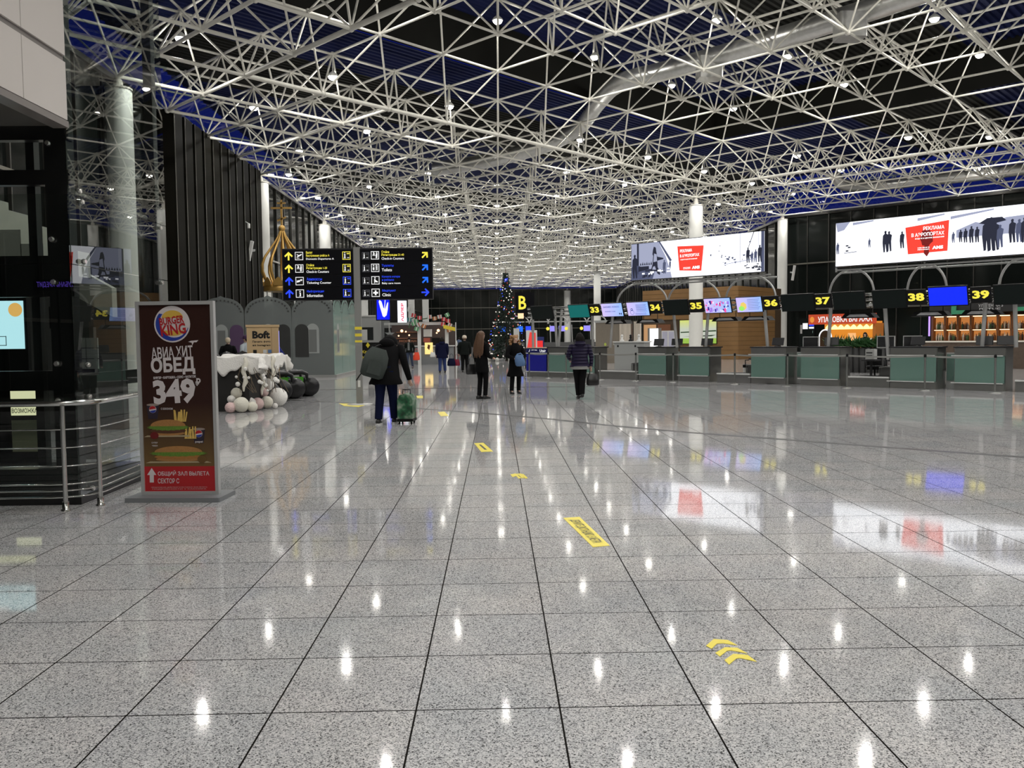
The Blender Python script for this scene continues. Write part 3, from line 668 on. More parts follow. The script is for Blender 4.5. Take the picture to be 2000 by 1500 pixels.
# ================================================================ direction sign
t = thing('direction_sign', 'dark bilingual direction sign with two rows of lit panels on a grey pole', 'sign', (-3.26, 20.1, 0))
POLE = mat('sign_pole', (.30,.30,.29), .4, .4)
mb = MB(); mb.bb(-.075, .075, -.05, .05, .03, 3.72); mb.build('pole', POLE, t)
mb = MB(); mb.lathe((0,0,0), [(.3,0),(.3,.015),(.12,.03)], 24); mb.build('foot_plate', mat('foot_plate', (.5,.5,.48), .4), t)
for z in (1.78,1.62,1.48):
    mb = MB(); mb.bb(-.077, .077, -.052, .052, z, z+.07 if z != 1.48 else z+.05); mb.build('yellow_band', mat('tape_yellow', (.8,.65,.05), .5), t)
mb = MB(); mb.bb(-.03, .03, -.056, -.05, .42, .58); mb.build('paper_tag', WHITE, t)
ICB = mat('icon_black', (.003,.003,.003), .5)
def icon(p, kind, x, z, s, cm=WHL):
    plate(p, 'pictogram_frame', rect(x, x+s, z, z+s), -.062, cm); plate(p, 'pictogram_ground', rect(x+s*.07, x+s*.93, z+s*.07, z+s*.93), -.0635, ICB)
    def L(pts): plate(p, 'pictogram', [(x+a*s, z+b*s) for a, b in pts], -.065, WHL)
    if kind == 'plane': L([(.2,.35),(.3,.33),(.8,.6),(.85,.72),(.78,.75),(.5,.6),(.25,.72),(.2,.68),(.38,.52),(.28,.45)]); L([(.2,.2),(.55,.2),(.55,.25),(.2,.25)])
    if kind == 'desk':
        L([(.2,.45),(.6,.45),(.6,.5),(.2,.5)]); L([(.22,.55),(.35,.8),(.45,.8),(.48,.55)]); L([(.6,.15),(.78,.15),(.82,.75),(.62,.75)]); L(ell(.34,.84,.07,.07,10)); L(ell(.72,.84,.07,.07,10))
    if kind == 'ticket': L([(.15,.3),(.5,.4),(.6,.5),(.5,.62),(.15,.55)]); L(ell(.7,.62,.13,.11,12))
    if kind == 'i': L([(.4,.15),(.62,.15),(.62,.6),(.42,.6),(.42,.55),(.48,.55),(.48,.2),(.4,.2)]); L(ell(.52,.76,.08,.08,10))
    if kind == 'wc':
        L(ell(.3,.8,.08,.08,10)); L([(.2,.4),(.3,.72),(.4,.4),(.35,.2),(.25,.2)]); L([(.49,.1),(.51,.1),(.51,.9),(.49,.9)]); L(ell(.7,.8,.08,.08,10)); L([(.62,.7),(.78,.7),(.76,.2),(.64,.2)])
    if kind == 'baby': L(ell(.45,.82,.08,.08,10)); L([(.35,.15),(.42,.15),(.45,.5),(.65,.4),(.8,.35),(.82,.25),(.5,.25),(.5,.55),(.48,.72),(.35,.65)])
    if kind == 'cross': L([(.4,.2),(.6,.2),(.6,.4),(.8,.4),(.8,.6),(.6,.6),(.6,.8),(.4,.8),(.4,.6),(.2,.6),(.2,.4),(.4,.4)])
    if kind == 'walk': L(ell(.3,.84,.06,.06,8)); L([(.22,.7),(.38,.7),(.36,.42),(.42,.15),(.34,.15),(.3,.38),(.24,.12),(.16,.12),(.26,.45)]); plate(p, 'pictogram', rect(x+s*.55, x+s*.88, z+s*.68, z+s*.8), -.065, cm); plate(p, 'pictogram', rect(x+s*.6, x+s*.85, z+s*.2, z+s*.27), -.065, WHL)
def arrow(p, x, z, s, m, a=0):
    pts = [(-.1,-.5),(.1,-.5),(.1,.12),(.38,-.12),(.5,.02),(0,.5),(-.5,.02),(-.38,-.12),(-.1,.12)]
    plate(p, 'arrow', [(x+s*(u*math.cos(a)+v_*math.sin(a)), z+s*(-u*math.sin(a)+v_*math.cos(a))) for u, v_ in pts], -.064, m)
DIMW = glow('walk_dim', (.12,.12,.14), .5); BL2 = glow('blue_arrow', (.01,.16,1), 1.1)
rowz = [2.50+.293*k for k in range(4)][::-1]
left = [(YEL,'plane','Вылет','Внутренние рейсы А','Domestic Departures A'),(YEL,'desk','Стойки','Регистрации 1-20','Check-in Counters'),(BLUL,'ticket','Авиакассы',None,'Ticketing Counter'),(BLUL,'i','Информация',None,'Information')]
right = [(YEL,'desk','Стойки','Регистрации 21-40','Check-in Counters'),(BLUL,'wc','Туалеты',None,'Toilets'),(BLUL,'baby','Комната матери','и ребенка','Baby care room'),(BLUL,'cross','Медпункт',None,'Clinic')]
PANB = mat('sign_panel_black', (.004,.004,.006), .5, spec=.1)
for side, rows, xl, xr in (('l', left, -1.73, -.09), ('r', right, .09, 1.77)):
    mb = MB(); mb.bb(xl-.02, xr+.02, -.04, .05, 2.48, 3.70); mb.build('carrier', mat('sign_carrier', (.02,.02,.022), .4), t)
    for (cm, ic, a, b, c_), z in zip(rows, rowz):
        mb = MB(); mb.bb(xl, xr, -.06, -.04, z+.006, z+.287); mb.build('sign_panel', PANB, t)
        if side == 'l':
            arrow(t, xl+.14, z+.145, .2, cm); icon(t, ic, xl+.29, z+.05, .19); tx = xl+.55; icon(t, 'walk', xr-.24, z+.05, .19, cm); w = .66
        else:
            icon(t, 'walk', xl+.04, z+.05, .17, DIMW); icon(t, ic, xl+.25, z+.05, .19); tx = xl+.50; w = .60
            arrow(t, xr-.16, z+.145, .19, (cm if cm is YEL else BL2) if ic != 'cross' else BLUL, PI/2 if ic == 'cross' else PI/4)
        lc = cm
        if b:
            n1 = len(a); tb(a, tx, tx+.03*n1, z+.195, z+.255, -.063, lc, t, bold=.01); tb(b, tx, tx+.031*len(b)*(.98 if side=='l' else 1.0), z+.115, z+.182, -.063, lc, t, bold=.01)
            tb(c_, tx, tx+.031*len(c_), z+.04, z+.098, -.063, WHL, t, bold=.01)
        else:
            tb(a, tx, tx+.04*len(a), z+.155, z+.225, -.063, lc, t, bold=.01); tb(c_, tx, tx+.034*len(c_), z+.06, z+.13, -.063, WHL, t, bold=.01)
# ================================================================ chapel of frosted glass with golden dome
FROST = glassmat('frosted_grey_glass', (.62,.66,.65), 1.35, .15, .55, (.27,.29,.285))
GREENG = glassmat('green_frosted_glass', (.62,.74,.69), 1.35, .1, .6, (.38,.52,.47))
DOT = mat('dark_stud', (.05,.05,.05), .4); FR2 = mat('window_print', (.34,.36,.35), .6); FR3 = mat('window_shade', (.16,.17,.165), .6)
t = thing('glass_chapel', 'small chapel of frosted glass panels with round arched tops and green side wing', 'chapel', (0, 0, 0))
def arch(w, zv, zt, n=20):
    pts = [(-w/2, 0), (w/2, 0), (w/2, zv)]
    for k in range(1, n):
        a = PI*k/n; pts.append((w/2*math.cos(a), zv+(zt-zv)*(math.sin(a)**.8)*(1 if abs(k-n/2) > .5 else 1.09)))
    pts.append((-w/2, zv)); return pts
def chpanel(cx, cy, w, m, rz=0, studs=True, win=True, door=False, dm=None):
    M = Matrix.Translation((cx, cy, 0)) @ Matrix.Rotation(rz, 4, 'Z')
    zv = 2.62; zt = 3.34
    mb = MB(); mb.prism(arch(w-.03, zv, zt), 0, .02, M=M); o = mb.build('glass_panel', m, t)
    if studs:
        mb = MB()
        for k in range(1, 16):
            a = PI*k/16; x = (w/2-.12)*math.cos(a); z = zv-.05+(zt-zv-.08)*(math.sin(a)**.8)
            mb.prism(ell(x, z, .038, .038, 8), -.01, 0, M=M)
        mb.build('stud', DOT, o).parent = o
    if win:
        mb = MB(); mb.prism(rect(-.26,.26,1.0,1.95)+[] , -.006, -.001, M=M); mb.prism(ell(0,1.95,.26,.28,14,0,PI), -.006, -.001, M=M); mb.build('window_surround', FR2, o)
        mb = MB(); mb.prism(rect(-.16,.16,1.05,1.98), -.010, -.006, M=M); mb.build('window_pane', FR3, o)
    if door:
        mb = MB(); mb.prism(rect(door-.28,door+.28,.85,1.95), -.007, -.001, M=M); mb.prism(ell(door,1.95,.28,.26,14,0,PI), -.007, -.001, M=M); mb.build('arched_opening', dm or mat('opening_dark', (.035,.036,.035), .4), o)
chpanel(-11.3, 35, 1.9, FROST, win=True, door=.62, dm=mat('opening_purple', (.10,.055,.12), .5))
chpanel(-9.38, 35, 1.94, FROST, door=.62)
chpanel(-7.56, 35, 1.72, FROST, door=-.45)
for k in range(3): chpanel(-6.69, 35.93+k*1.86, 1.84, GREENG, rz=PI/2, win=(k == 0))
chpanel(-9.6, 38.5, 1.9, FROST, win=False); chpanel(-7.7, 38.5, 1.9, FROST, win=False)
mb = MB(); mb.bb(-12.3, -6.6, 34.94, 35.08, 0, .1); mb.bb(-6.75, -6.6, 35, 40.6, 0, .1); mb.build('base_rail', mat('chapel_rail', (.3,.3,.29), .4), t)
t = thing('golden_dome', 'open golden onion dome frame topped with an orthodox cross', 'dome', (-9.46, 38.0, 0))
GOLD = mat('gold_paint', (.55,.33,.09), .35, .5)
profd = [(0.78,4.0),(.72,4.15),(.82,4.32),(.93,4.6),(.93,4.9),(.80,5.25),(.55,5.6),(.30,5.95),(.16,6.2),(.09,6.4)]
for k in range(10):
    a = 2*PI*k/10; mb = MB(); mb.tube([Vector((r*math.cos(a), r*math.sin(a), z)) for r, z in profd], [.05,.05,.055,.06,.06,.055,.05,.045,.035,.03], 6); mb.build('rib', GOLD, t)
mb = MB(); mb.lathe((0,0,0), [(.86,3.72),(.86,3.98),(.80,4.02)], 24); mb.build('base_ring', GOLD, t)
for k in range(10):
    a = 2*PI*(k+.5)/10; M = Matrix.Rotation(a, 4, 'Z') @ Matrix.Translation((.88,0,0)) @ Matrix.Rotation(PI/2, 4, 'Z')
    mb = MB(); mb.prism([(-.2,3.95),(.2,3.95),(.2,4.12),(.1,4.25),(0,4.33),(-.1,4.25),(-.2,4.12)], 0, .03, M=M); mb.build('scallop', GOLD, t)
mb = MB(); mb.ball((0,0,6.52), .15, 14, 9); mb.build('ball', GOLD, t)
mb = MB(); mb.bb(-.04,.04,-.03,.03,6.6,7.78); mb.bb(-.46,.46,-.03,.03,7.38,7.46); mb.bb(-.19,.19,-.03,.03,7.60,7.67); mb.box((0.0,0,6.94),(.42,.06,.07), ry=-.38); mb.build('cross', GOLD, t)
for x, y in ((-.6,-.5),(.6,-.5),(-.2,.6),(.35,.6),(-.35,-.6)):
    mb = MB(); mb.cyl((x,y,0),(x,y,3.75), .028, n=8); mb.build('support_pole', WHITE, t)
# ================================================================ winter display table
FLUF = mat('white_fleece', (.82,.80,.76), .95, bump=1.2, nscale=40, noise=.05)
PINK = mat('pink_plush', (.75,.55,.53), .95, bump=1.2, nscale=50, noise=.08); CREAM = mat('cream_plush', (.75,.72,.62), .95, bump=1.2, nscale=50, noise=.06)
t = thing('display_table', 'black display table draped with white fleece like melting snow', 'table', (-5.45, 19.3, 0))
mb = MB(); mb.rbox((-.52,.35,.58), (1.05,2.2,1.16), .08); mb.build('table_body', mat('black_drape', (.012,.011,.010), .7), t)
rng = random.Random(3)
def drape():
    mb = MB(); nx, ny = 60, 90; x0, x1, y0, y1 = -1.12, .46, -1.05, 1.75
    V = []
    for j in range(ny+1):
        for i in range(nx+1):
            u = i/nx*2-1; v_ = j/ny*2-1; V.append(None)
            px = (x0+x1)/2+u*(x1-x0)/2; py = (y0+y1)/2+v_*(y1-y0)/2
            z = 1.20+.03*math.sin(px*9+py*5)+.02*math.sin(py*13)
            e = max(abs(u), abs(v_))
            if e > .80:
                f = (e-.80)/.20; a = math.atan2(v_, u)
                dl = .30+.09*math.sin(px*9+py*6)+.07*math.sin(py*13+1)+.04*math.sin(px*21)
                g_2 = min(1, f*1.6); z -= f*f*max(.12, dl); px = px*(1-0)+(-((e-.80)/2*(x1-x0)*u/max(abs(u),1e-6))*.85 if abs(u) >= abs(v_) else 0); py = py+(-((e-.80)/2*(y1-y0)*v_/max(abs(v_),1e-6))*.85 if abs(v_) > abs(u) else 0)
            V[-1] = (px, py, z)
    F = [(j*(nx+1)+i, j*(nx+1)+i+1, (j+1)*(nx+1)+i+1, (j+1)*(nx+1)+i) for j in range(ny) for i in range(nx)]
    mb.add(V, F, 0, True); return mb
o = drape().build('fleece_cover', FLUF, t); sm = o.modifiers.new('thickness', 'SOLIDIFY'); sm.thickness = .035
for (x, y, z0, z1, w) in ((-.02,-.83,1.18,.45,.05),(.28,-.5,1.05,.35,.045),(.34,.1,1.2,.62,.05)):
    mb = MB(); mb.tube([Vector((x+.03*math.sin(k*1.7), y-.03-.01*k, z0-(z0-z1)*k/7)) for k in range(8)], [.03,w,w*1.2,w,w*.8,w*1.1,w*.7,.015], 8); mb.build('fleece_icicle', CREAM, t)
balls = [(450,797,10.5,18.2,PINK,'pink plush ball at the front corner of the pile'),(471,792,15,18.3,CREAM,'big cream plush ball at the front of the pile'),(493,794,10,18.4,CREAM,'cream plush ball right of the big front ball'),
 (452,780,8,18.5,FLUF,'small white plush ball resting above the pink one'),(487,778,13,18.75,FLUF,'white plush ball behind the big front ball'),(503,784,12,18.9,PINK,'large pinkish plush ball in the middle of the pile'),
 (463,768,12,18.6,CREAM,'lumpy cream plush ball high on the pile'),(521,781,12,19.3,CREAM,'cream plush ball beside the pinkish one'),(537,783,5.5,19.2,FLUF,'smallest white plush ball at the right of the pile'),
 (543,769,18,19.9,FLUF,'largest white plush ball at the right end of the pile'),(523,751,12,19.7,FLUF,'white plush ball resting against the largest one'),(515,765,10,19.6,PINK,'pink plush ball under the fleece edge')]
for k, (x, y, rp, yy, m, lab) in enumerate(balls):
    P = at(x, y, Y=yy); r = rp*yy/FPX
    if y+rp > 790 or k in (7, 8, 9): P.z = r
    mb = MB(); mb.ball((0,0,0), r, 22, 15, lump=.018); o = mb.build('plush_ball', m, None, P); tag(o, lab, 'plush ball', 'plush snowballs beside the display table')
t = thing('twig_garland', 'bundle of bare twigs and small white pompoms hanging on the display table front', 'garland', (-5.25, 18.55, 0))
mb = MB()
for k in range(16):
    a = rng.uniform(-.4,.5); mb.tube([Vector((a, rng.uniform(-.1,.0), 1.0-rng.random()*.1)), Vector((a+rng.uniform(-.1,.2), -.12, .75)), Vector((a+rng.uniform(-.1,.4), -.14, .42))], .006, 5)
mb.build('twigs', mat('twig', (.16,.12,.08), .8), t)
for k in range(14):
    mb = MB(); mb.ball((rng.uniform(-.42,.55), rng.uniform(-.2,-.12), rng.uniform(.45,.95)), rng.uniform(.03,.055), 10, 7); mb.build('pompom', FLUF, t)
# ================================================================ photo kiosk, ticket terminal, massage chairs
KR = mat('birch_ply', (.62,.44,.24), .5, noise=.06, nscale=3)
t = thing('photo_print_kiosk', 'pale plywood photo printing kiosk lettered Boft with a narrow screen', 'kiosk', (-6.1, 22.3, 0), math.radians(14))
mb = MB(); mb.bb(-.42, .38, -.2, .35, 0, 1.93); mb.build('cabinet', KR, t)
mb = MB(); mb.bb(-.44, .40, -.22, .37, 1.90, 1.96); mb.build('lid', KR, t)
mb = MB(); mb.bb(.20, .205, -.21, -.2, 0, 1.9); mb.build('panel_joint', mat('joint_brown', (.25,.16,.08), .6), t)
tb('Boft', -.28, .16, 1.60, 1.80, -.203, ICB, t, bold=.05); tb('Печать фото', -.28, .17, 1.48, 1.55, -.203, ICB, t); tb('из Instagram', -.28, .17, 1.39, 1.455, -.203, ICB, t)
for x, z, m in ((-.27,1.22,ICB),(-.02,1.22,mat('badge_w', (.7,.7,.7), .5)),(.1,1.22,mat('badge_b', (.1,.2,.4), .5)),(-.02,1.06,mat('badge_r', (.5,.05,.03), .5))): plate(t, 'badge', rect(x, x+.09, z, z+.09), -.203, m)
M = Matrix.Translation((.38,0,0)) @ Matrix.Rotation(PI/2, 4, 'Z')
mb = MB(); mb.prism(rect(-.12,.18,.95,1.80), -.012, -.001, M=M); mb.build('screen', glow('kiosk_screen', (.35,.35,.95), 1.2), t)
mb = MB(); mb.prism(rect(-.05,.10,.48,.60), -.012, -.001, M=M); mb.build('slot_plate', mat('slot', (.75,.7,.5), .4), t)
DB = mat('terminal_blue', (.01,.02,.22), .35)
t = thing('ticket_terminal', 'dark blue self service terminal with a slanted screen behind the massage chairs', 'terminal', (-6.42, 25.2, 0), math.radians(35))
mb = MB(); mb.prism([(-.30,0),(.14,0),(.14,.92),(-.18,1.38),(-.36,1.38),(-.36,1.28),(-.30,1.1)], -.2, .2); mb.build('cabinet', mat('terminal_grey', (.09,.09,.09), .5), t)
mb = MB(); mb.prism([(.14,0),(.20,0),(.20,.94),(-.13,1.42),(-.36,1.42),(-.36,1.38),(-.18,1.38),(.14,.92)], -.21, .21); mb.build('front_shell', DB, t)
mb = MB(); mb.box((.035,0,1.185), (.02,.34,.44), ry=-.6); mb.build('screen_bezel', WHITE, t)
mb = MB(); mb.box((.045,0,1.19), (.02,.22,.30), ry=-.6); mb.build('screen', mat('screen_grey', (.25,.27,.26), .2), t)
mb = MB(); mb.bb(.20,.208,-.1,.1,.74,.84); mb.build('yellow_notice', mat('notice_y', (.7,.75,.2), .5), t)
mb = MB(); mb.bb(.20,.208,-.1,.06,.3,.38); mb.build('receipt_slot', WHITE, t)
CHB = mat('chair_leather', (.010,.010,.011), .35, bump=.3, nscale=12); GRN = mat('chair_green', (.06,.35,.01), .4)
cp = None
for k, (x, y) in enumerate(((-5.75,20.9),(-5.66,21.75),(-5.52,22.6),(-5.34,23.5))):
    lab = ['nearest black massage chair, behind the plush balls','second massage chair from the front of the row','third massage chair, with bright green side','furthest massage chair, beside the blue terminal'][k]
    if cp is None:
        cp = t = thing('massage_chair', lab, 'massage chair', (x, y, 0), math.radians(20), 'row of black and green massage chairs')
        mb = MB(); mb.rbox((-.45,0,.36), (.85,.62,.30), .06); mb.build('seat', CHB, t)
        mb = MB(); mb.lathe((.10,0,.27), [(.10,-.34),(.24,-.31),(.27,-.2),(.27,.2),(.24,.31),(.10,.34)], 18, axis='Y'); mb.build('leg_rest', CHB, t)
        mb = MB()
        mb.lathe((.10,0,.27), [(.278,-.12),(.285,-.1),(.278,-.08)], 18, axis='Y', cap=False); mb.lathe((.10,0,.27), [(.278,.08),(.285,.1),(.278,.12)], 18, axis='Y', cap=False); mb.build('leg_rest_seam', mat('seam', (.04,.04,.04), .4), t)
        for s_ in (-1, 1):
            mb = MB(); mb.tube([Vector((-.95,s_*.37,.55)),Vector((-.5,s_*.38,.66)),Vector((-.15,s_*.38,.68)),Vector((-.02,s_*.38,.62)),Vector((0,s_*.37,.45))], [.06,.065,.065,.055,.03], 8); mb.build('armrest', CHB, t)
        mb = MB(); mb.bb(-.75,-.12,-.40,-.36,.22,.55); mb.build('side_panel', GRN, t)
        mb = MB(); mb.tube([Vector((-.8,0,.42)),Vector((-1.05,0,.8)),Vector((-1.22,0,1.12)),Vector((-1.28,0,1.25))], [.2,.24,.22,.1], 10); mb.build('backrest', CHB, t)
        mb = MB(); mb.tube([Vector((-.93,-.27,.3)),Vector((-1.15,-.27,.72)),Vector((-1.36,-.27,1.15))], [.07,.09,.05], 8); mb.build('green_shell', GRN, t)
        mb = MB(); mb.rbox((-.5,0,.1), (.9,.5,.2), .05); mb.build('base', BLACK, t)
    else: dup(cp, (x, y, 0), math.radians(20+k*2), lab)
# yellow-black rental sign and baggage scale by the pole
t = thing('information_board', 'black board with yellow lettering beside the sign pole', 'board', (-4.06, 24.5, 0))
mb = MB(); mb.bb(.02,.85,0,.05,.75,1.46); mb.bb(.1,.15,0,.05,0,.75); mb.bb(.7,.75,0,.05,0,.75); mb.build('board', BLACK, t)
tb('Камера', .18,.62,1.12,1.24,-.002, mat('board_yellow', (.75,.62,.03), .5), t); tb('хранения', .18,.7,.96,1.06,-.002, mat('board_yellow', (.75,.62,.03), .5), t)
plate(t, 'diamond', [(.35,1.30),(.41,1.38),(.35,1.47),(.29,1.38)], -.002, mat('board_yellow', (.75,.62,.03), .5))
# ================================================================ CHECK-IN COUNTERS (line x+y=35, running at 45 degrees)
A45 = -PI/4
CG = glassmat('counter_green_glass', (.45,.62,.56), 1.5, .03, .75, (.21,.35,.30))
CBK = mat('counter_back', (.10,.14,.125), .5); DTOP = mat('counter_top', (.02,.02,.022), .3)
EDGE = mat('bright_edge', (.85,.85,.83), .3, .3)
def counter(label, s0, w, side=.5):
    t = thing('check_in_counter', label, 'counter', sc(s0, 35), A45, 'check-in counters')
    mb = MB(); mb.bb(0, w, .03, .75, .0, 1.14); mb.build('body', STEEL, t)
    mb = MB(); mb.bb(-.02, w+.03, -.02, .8, 1.14, 1.175); mb.build('counter_top', DTOP, t)
    mb = MB(); mb.bb(.01, w-.01, 0, .03, .94, 1.14); mb.build('front_band', STEEL, t)
    mb = MB(); mb.bb(.03, w-.02, -.02, -.008, .215, .915); mb.build('glass_front', CG, t)
    mb = MB(); mb.bb(.02, w-.01, -.007, .0, .2, .93); mb.build('glass_backing', CBK, t)
    for z in (.93, .20): mb = MB(); mb.bb(-.06, w-.05, -.05, -.02, z-.012, z+.012); mb.build('edge_rail', EDGE, t)
    mb = MB(); mb.bb(.02, w-.02, .0, .03, 0, .17); mb.build('plinth', STEEL, t)
    return t
counter('check-in counter beside the grey service cabinet and the glowing totem', -17.6, 1.2)
counter('check-in counter standing before the thick round column', -15.88, 1.17)
counter('check-in counter left of the slim column, two pale paper strips on its glass', -13.22, 1.2)
counter('check-in counter in front of the mirror arch', -11.56, 1.23)
counter('check-in counter left of the plain blue screen, before the left end of the bar', -8.9, 1.26)
counter('rightmost whole check-in counter, in front of the bar shelves', -7.21, 1.24)
c33 = counter('long check-in counter behind the woman in the purple jacket', -21.9, 2.35)
# blue airline desk at the left end
t = thing('airline_desk', 'dark blue airline desk lettered Utair at the left end of the counters', 'desk', sc(-23.05, 35), A45)
NAV = mat('desk_navy', (.008,.012,.12), .4); NAV2 = mat('desk_blue_panel', (.008,.010,.30), .35)
mb = MB(); mb.bb(0, 1.13, .03, .75, 0, 1.12); mb.build('body', STEEL, t)
mb = MB(); mb.bb(-.02, 1.13, -.02, .8, 1.12, 1.15); mb.build('desk_top', mat('desk_wood_edge', (.45,.35,.25), .4), t)
mb = MB(); mb.bb(0, 1.12, 0, .03, .94, 1.12); mb.build('name_band', NAV, t)
mb = MB(); mb.bb(.02, 1.1, -.02, .0, .22, .90); mb.build('blue_panel', NAV2, t)
for z in (.93,.20): mb = MB(); mb.bb(0, 1.12, -.05, -.02, z-.012, z+.012); mb.build('edge_rail', EDGE, t)
tb('Utair', .74, 1.06, .97, 1.08, -.002, WHL, t, bold=.01); tb('ЮТэйр', .30, .60, 1.03, 1.07, -.002, WHL, t); tb('J', .14, .22, .98, 1.08, -.002, WHL, t, shear=.3)
# baggage scales between the counters
def scales(s0, w, label, h2=.55, post=True):
    t = thing('baggage_scale', label, 'scale', sc(s0, 35), A45, 'steel baggage scales between the counters')
    mb = MB(); mb.bb(0, w, .05, 1.0, 0, .27); mb.build('platform', STEEL, t)
    mb = MB(); mb.bb(0, w, .0, .09, .27, .31); mb.build('white_edge', EDGE, t)
    mb = MB(); mb.bb(.03, w-.03, .1, 1.0, .275, .30); mb.build('belt', BLACK, t)
    mb = MB(); mb.prism(rect(w*.52, w, .30, h2), .9, 1.9) ; mb.build('injector', mat('injector_grey', (.12,.12,.115), .4), t)
    mb = MB(); mb.tube([Vector((w*.52,.85,.3)),Vector((w*.52,.85,h2)),Vector((w,.85,h2+.06))], .018, 6); mb.build('guide_rail', CHROME, t)
scales(-19.4, 1.75, 'wide steel baggage scale left of counter 34, beside the printer')
scales(-14.45, 1.2, 'steel baggage scale with the waste bin behind it, before the timber pavilion')
scales(-10.12, 1.2, 'steel baggage scale before the planter row and the orange stand')
scales(-5.75, 1.3, 'steel baggage scale at the right edge of the picture')
# narrow passages with a rear glass panel
for s0, lab in ((-16.35,'left of the thick round column'),(-11.98,'under the slim column'),(-7.6,'before the bar')):
    t = thing('passage_screen', f'low green glass screen closing the passage {lab}', 'screen', sc(s0, 35.9), A45, 'glass screens in the counter passages')
    mb = MB(); mb.bb(.02, .40, 0, .02, .22, .95); mb.build('glass', CG, t)
    mb = MB(); mb.bb(.0, .42, .02, .06, 0, 1.0); mb.build('frame', GREYP, t)
# things on and behind the counters: monitors, printers, chairs
MON = mat('monitor_back', (.03,.03,.032), .4)
mon = None
for s, c, lab in ((-17.0,35.6,'dark monitor on the counter beside the glowing totem'),(-16.7,36.6,'dark monitor behind the counter beside the glowing totem'),(-15.1,35.7,'dark monitor on the counter before the thick round column'),(-12.5,35.6,'dark monitor lying back on the counter left of the slim column'),(-10.8,35.7,'dark monitor on the counter before the mirror arch'),(-8.3,35.7,'dark monitor on the counter left of the bar'),(-6.6,35.7,'left dark monitor on the counter before the bar shelves'),(-6.1,35.75,'right dark monitor on the counter before the bar shelves'),(-20.8,35.8,'dark monitor on the long counter behind the purple jacket'),(-20.2,35.7,'second dark monitor on the long counter')):
    if mon is None:
        mon = t = thing('desk_monitor', lab, 'monitor', sc(s, c, 1.176), A45+PI, 'monitors on the check-in counters')
        mb = MB(); mb.rbox((0,0,.155), (.42,.05,.24), .02, rx=.25); mb.build('screen_housing', MON, t)
        mb = MB(); mb.lathe((0,.03,0), [(.11,0),(.11,.012),(.02,.02),(.02,.08)], 12); mb.build('foot', MON, t)
    else: dup(mon, sc(s, c, 1.176), A45+PI+random.uniform(-.3,.3), lab)
pr = None
for s, lab in ((-11.65,'white framed monitor left of the mirror arch'),(-9.35,'white framed monitor beside the slanted leg right of the orange stand'),(-8.6,'white framed monitor standing at the left end of the bar')):
    P = sc(s, 36.3, .62 if s > -9 or s < -11 else .62)
    t = thing('rear_monitor', lab, 'monitor', P, A45, 'white framed monitors behind the counters')
    mb = MB(); mb.bb(-.26,.26,0,.04,.50,.86); mb.build('frame', WHITE, t)
    mb = MB(); mb.bb(-.235,.235,-.006,0,.53,.835); mb.build('screen', MON, t)
    mb = MB(); mb.cyl((0,.05,-.62),(0,.05,.55), .035, n=8); mb.lathe((0,.05,-.62), [(.16,0),(.16,.02),(.04,.04)], 12); mb.build('stand', MON, t)
pt = None
for s, c, lab in ((-16.1,36.6,'white ticket printer left of the thick round column'),(-13.6,36.7,'small white ticket printer left of the slim column'),(-9.85,36.6,'white printer before the planter row'),(-9.05,36.5,'white printer beside the slanted leg')):
    if pt is None:
        pt = t = thing('ticket_printer', lab, 'printer', sc(s, c, .76), A45, 'ticket printers behind the counters')
        mb = MB(); mb.rbox((0,0,.17), (.26,.3,.30), .03); mb.build('casing', LGREY, t)
        mb = MB(); mb.bb(-.09,.09,-.156,-.148,.10,.14); mb.bb(-.09,.09,-.156,-.148,.2,.23); mb.build('slots', BLACK, t)
        mb = MB(); mb.bb(-.2,.2,-.25,.25,-.03,.015); mb.cyl((0,0,-.76),(0,0,-.03), .04, n=8); mb.lathe((0,0,-.76), [(.2,0),(.2,.02),(.04,.05)], 12); mb.build('stand', MON, t)
    else: dup(pt, sc(s, c, .76), A45, lab)
ch = None
for s, c, lab in ((-18.3,37.3,'black office chair left of counter 34'),(-13.9,36.9,'black office chair behind the scale between counters 35 and 36'),(-9.9,37.2,'black office chair behind the scale left of counter 38'),(-7.5,36.8,'black office chair in the gap between counters 38 and 39')):
    if ch is None:
        ch = t = thing('office_chair', lab, 'chair', sc(s, c), A45+.5, 'office chairs behind the counters')
        mb = MB(); mb.rbox((0,0,.50), (.48,.46,.09), .06); mb.build('seat', BLACK, t)
        mb = MB(); mb.rbox((0,.26,.82), (.44,.07,.5), .03, rx=-.1); mb.build('backrest', BLACK, t)
        mb = MB(); mb.cyl((0,0,.1),(0,0,.47), .028, n=8); mb.build('gas_lift', BLACK, t)
        mb = MB(); mb.tube([Vector((0,.2,.5)),Vector((0,.31,.52)),Vector((0,.29,.65))], .02, 6); mb.build('back_bracket', BLACK, t)
        for k in range(5):
            a = 2*PI*k/5; mb = MB(); mb.tube([Vector((0,0,.12)),Vector((.28*math.cos(a),.28*math.sin(a),.075))], .022, 6); mb.ball((.28*math.cos(a),.28*math.sin(a),.035), .034, 8, 6); mb.build('leg', BLACK, t)
        for s_ in (-1, 1): mb = MB(); mb.tube([Vector((s_*.2,0,.5)),Vector((s_*.27,0,.52)),Vector((s_*.27,0,.70)),Vector((s_*.27,.16,.70))], .018, 6); mb.build('armrest', BLACK, t)
    else: dup(ch, sc(s, c), A45+random.uniform(-1,1), lab)
bn = thing('waste_bin', 'grey cylindrical waste bin under the desk left of the slim column', 'bin', sc(-14.25, 37.4)); mb = MB(); mb.lathe((0,0,0), [(.13,0),(.15,.5)], 16); mb.build('bucket', LGREY, bn); mb = MB(); mb.lathe((0,0,.5), [(.155,0),(.155,.03),(.12,.05)], 16); mb.build('rim', BLACK, bn)
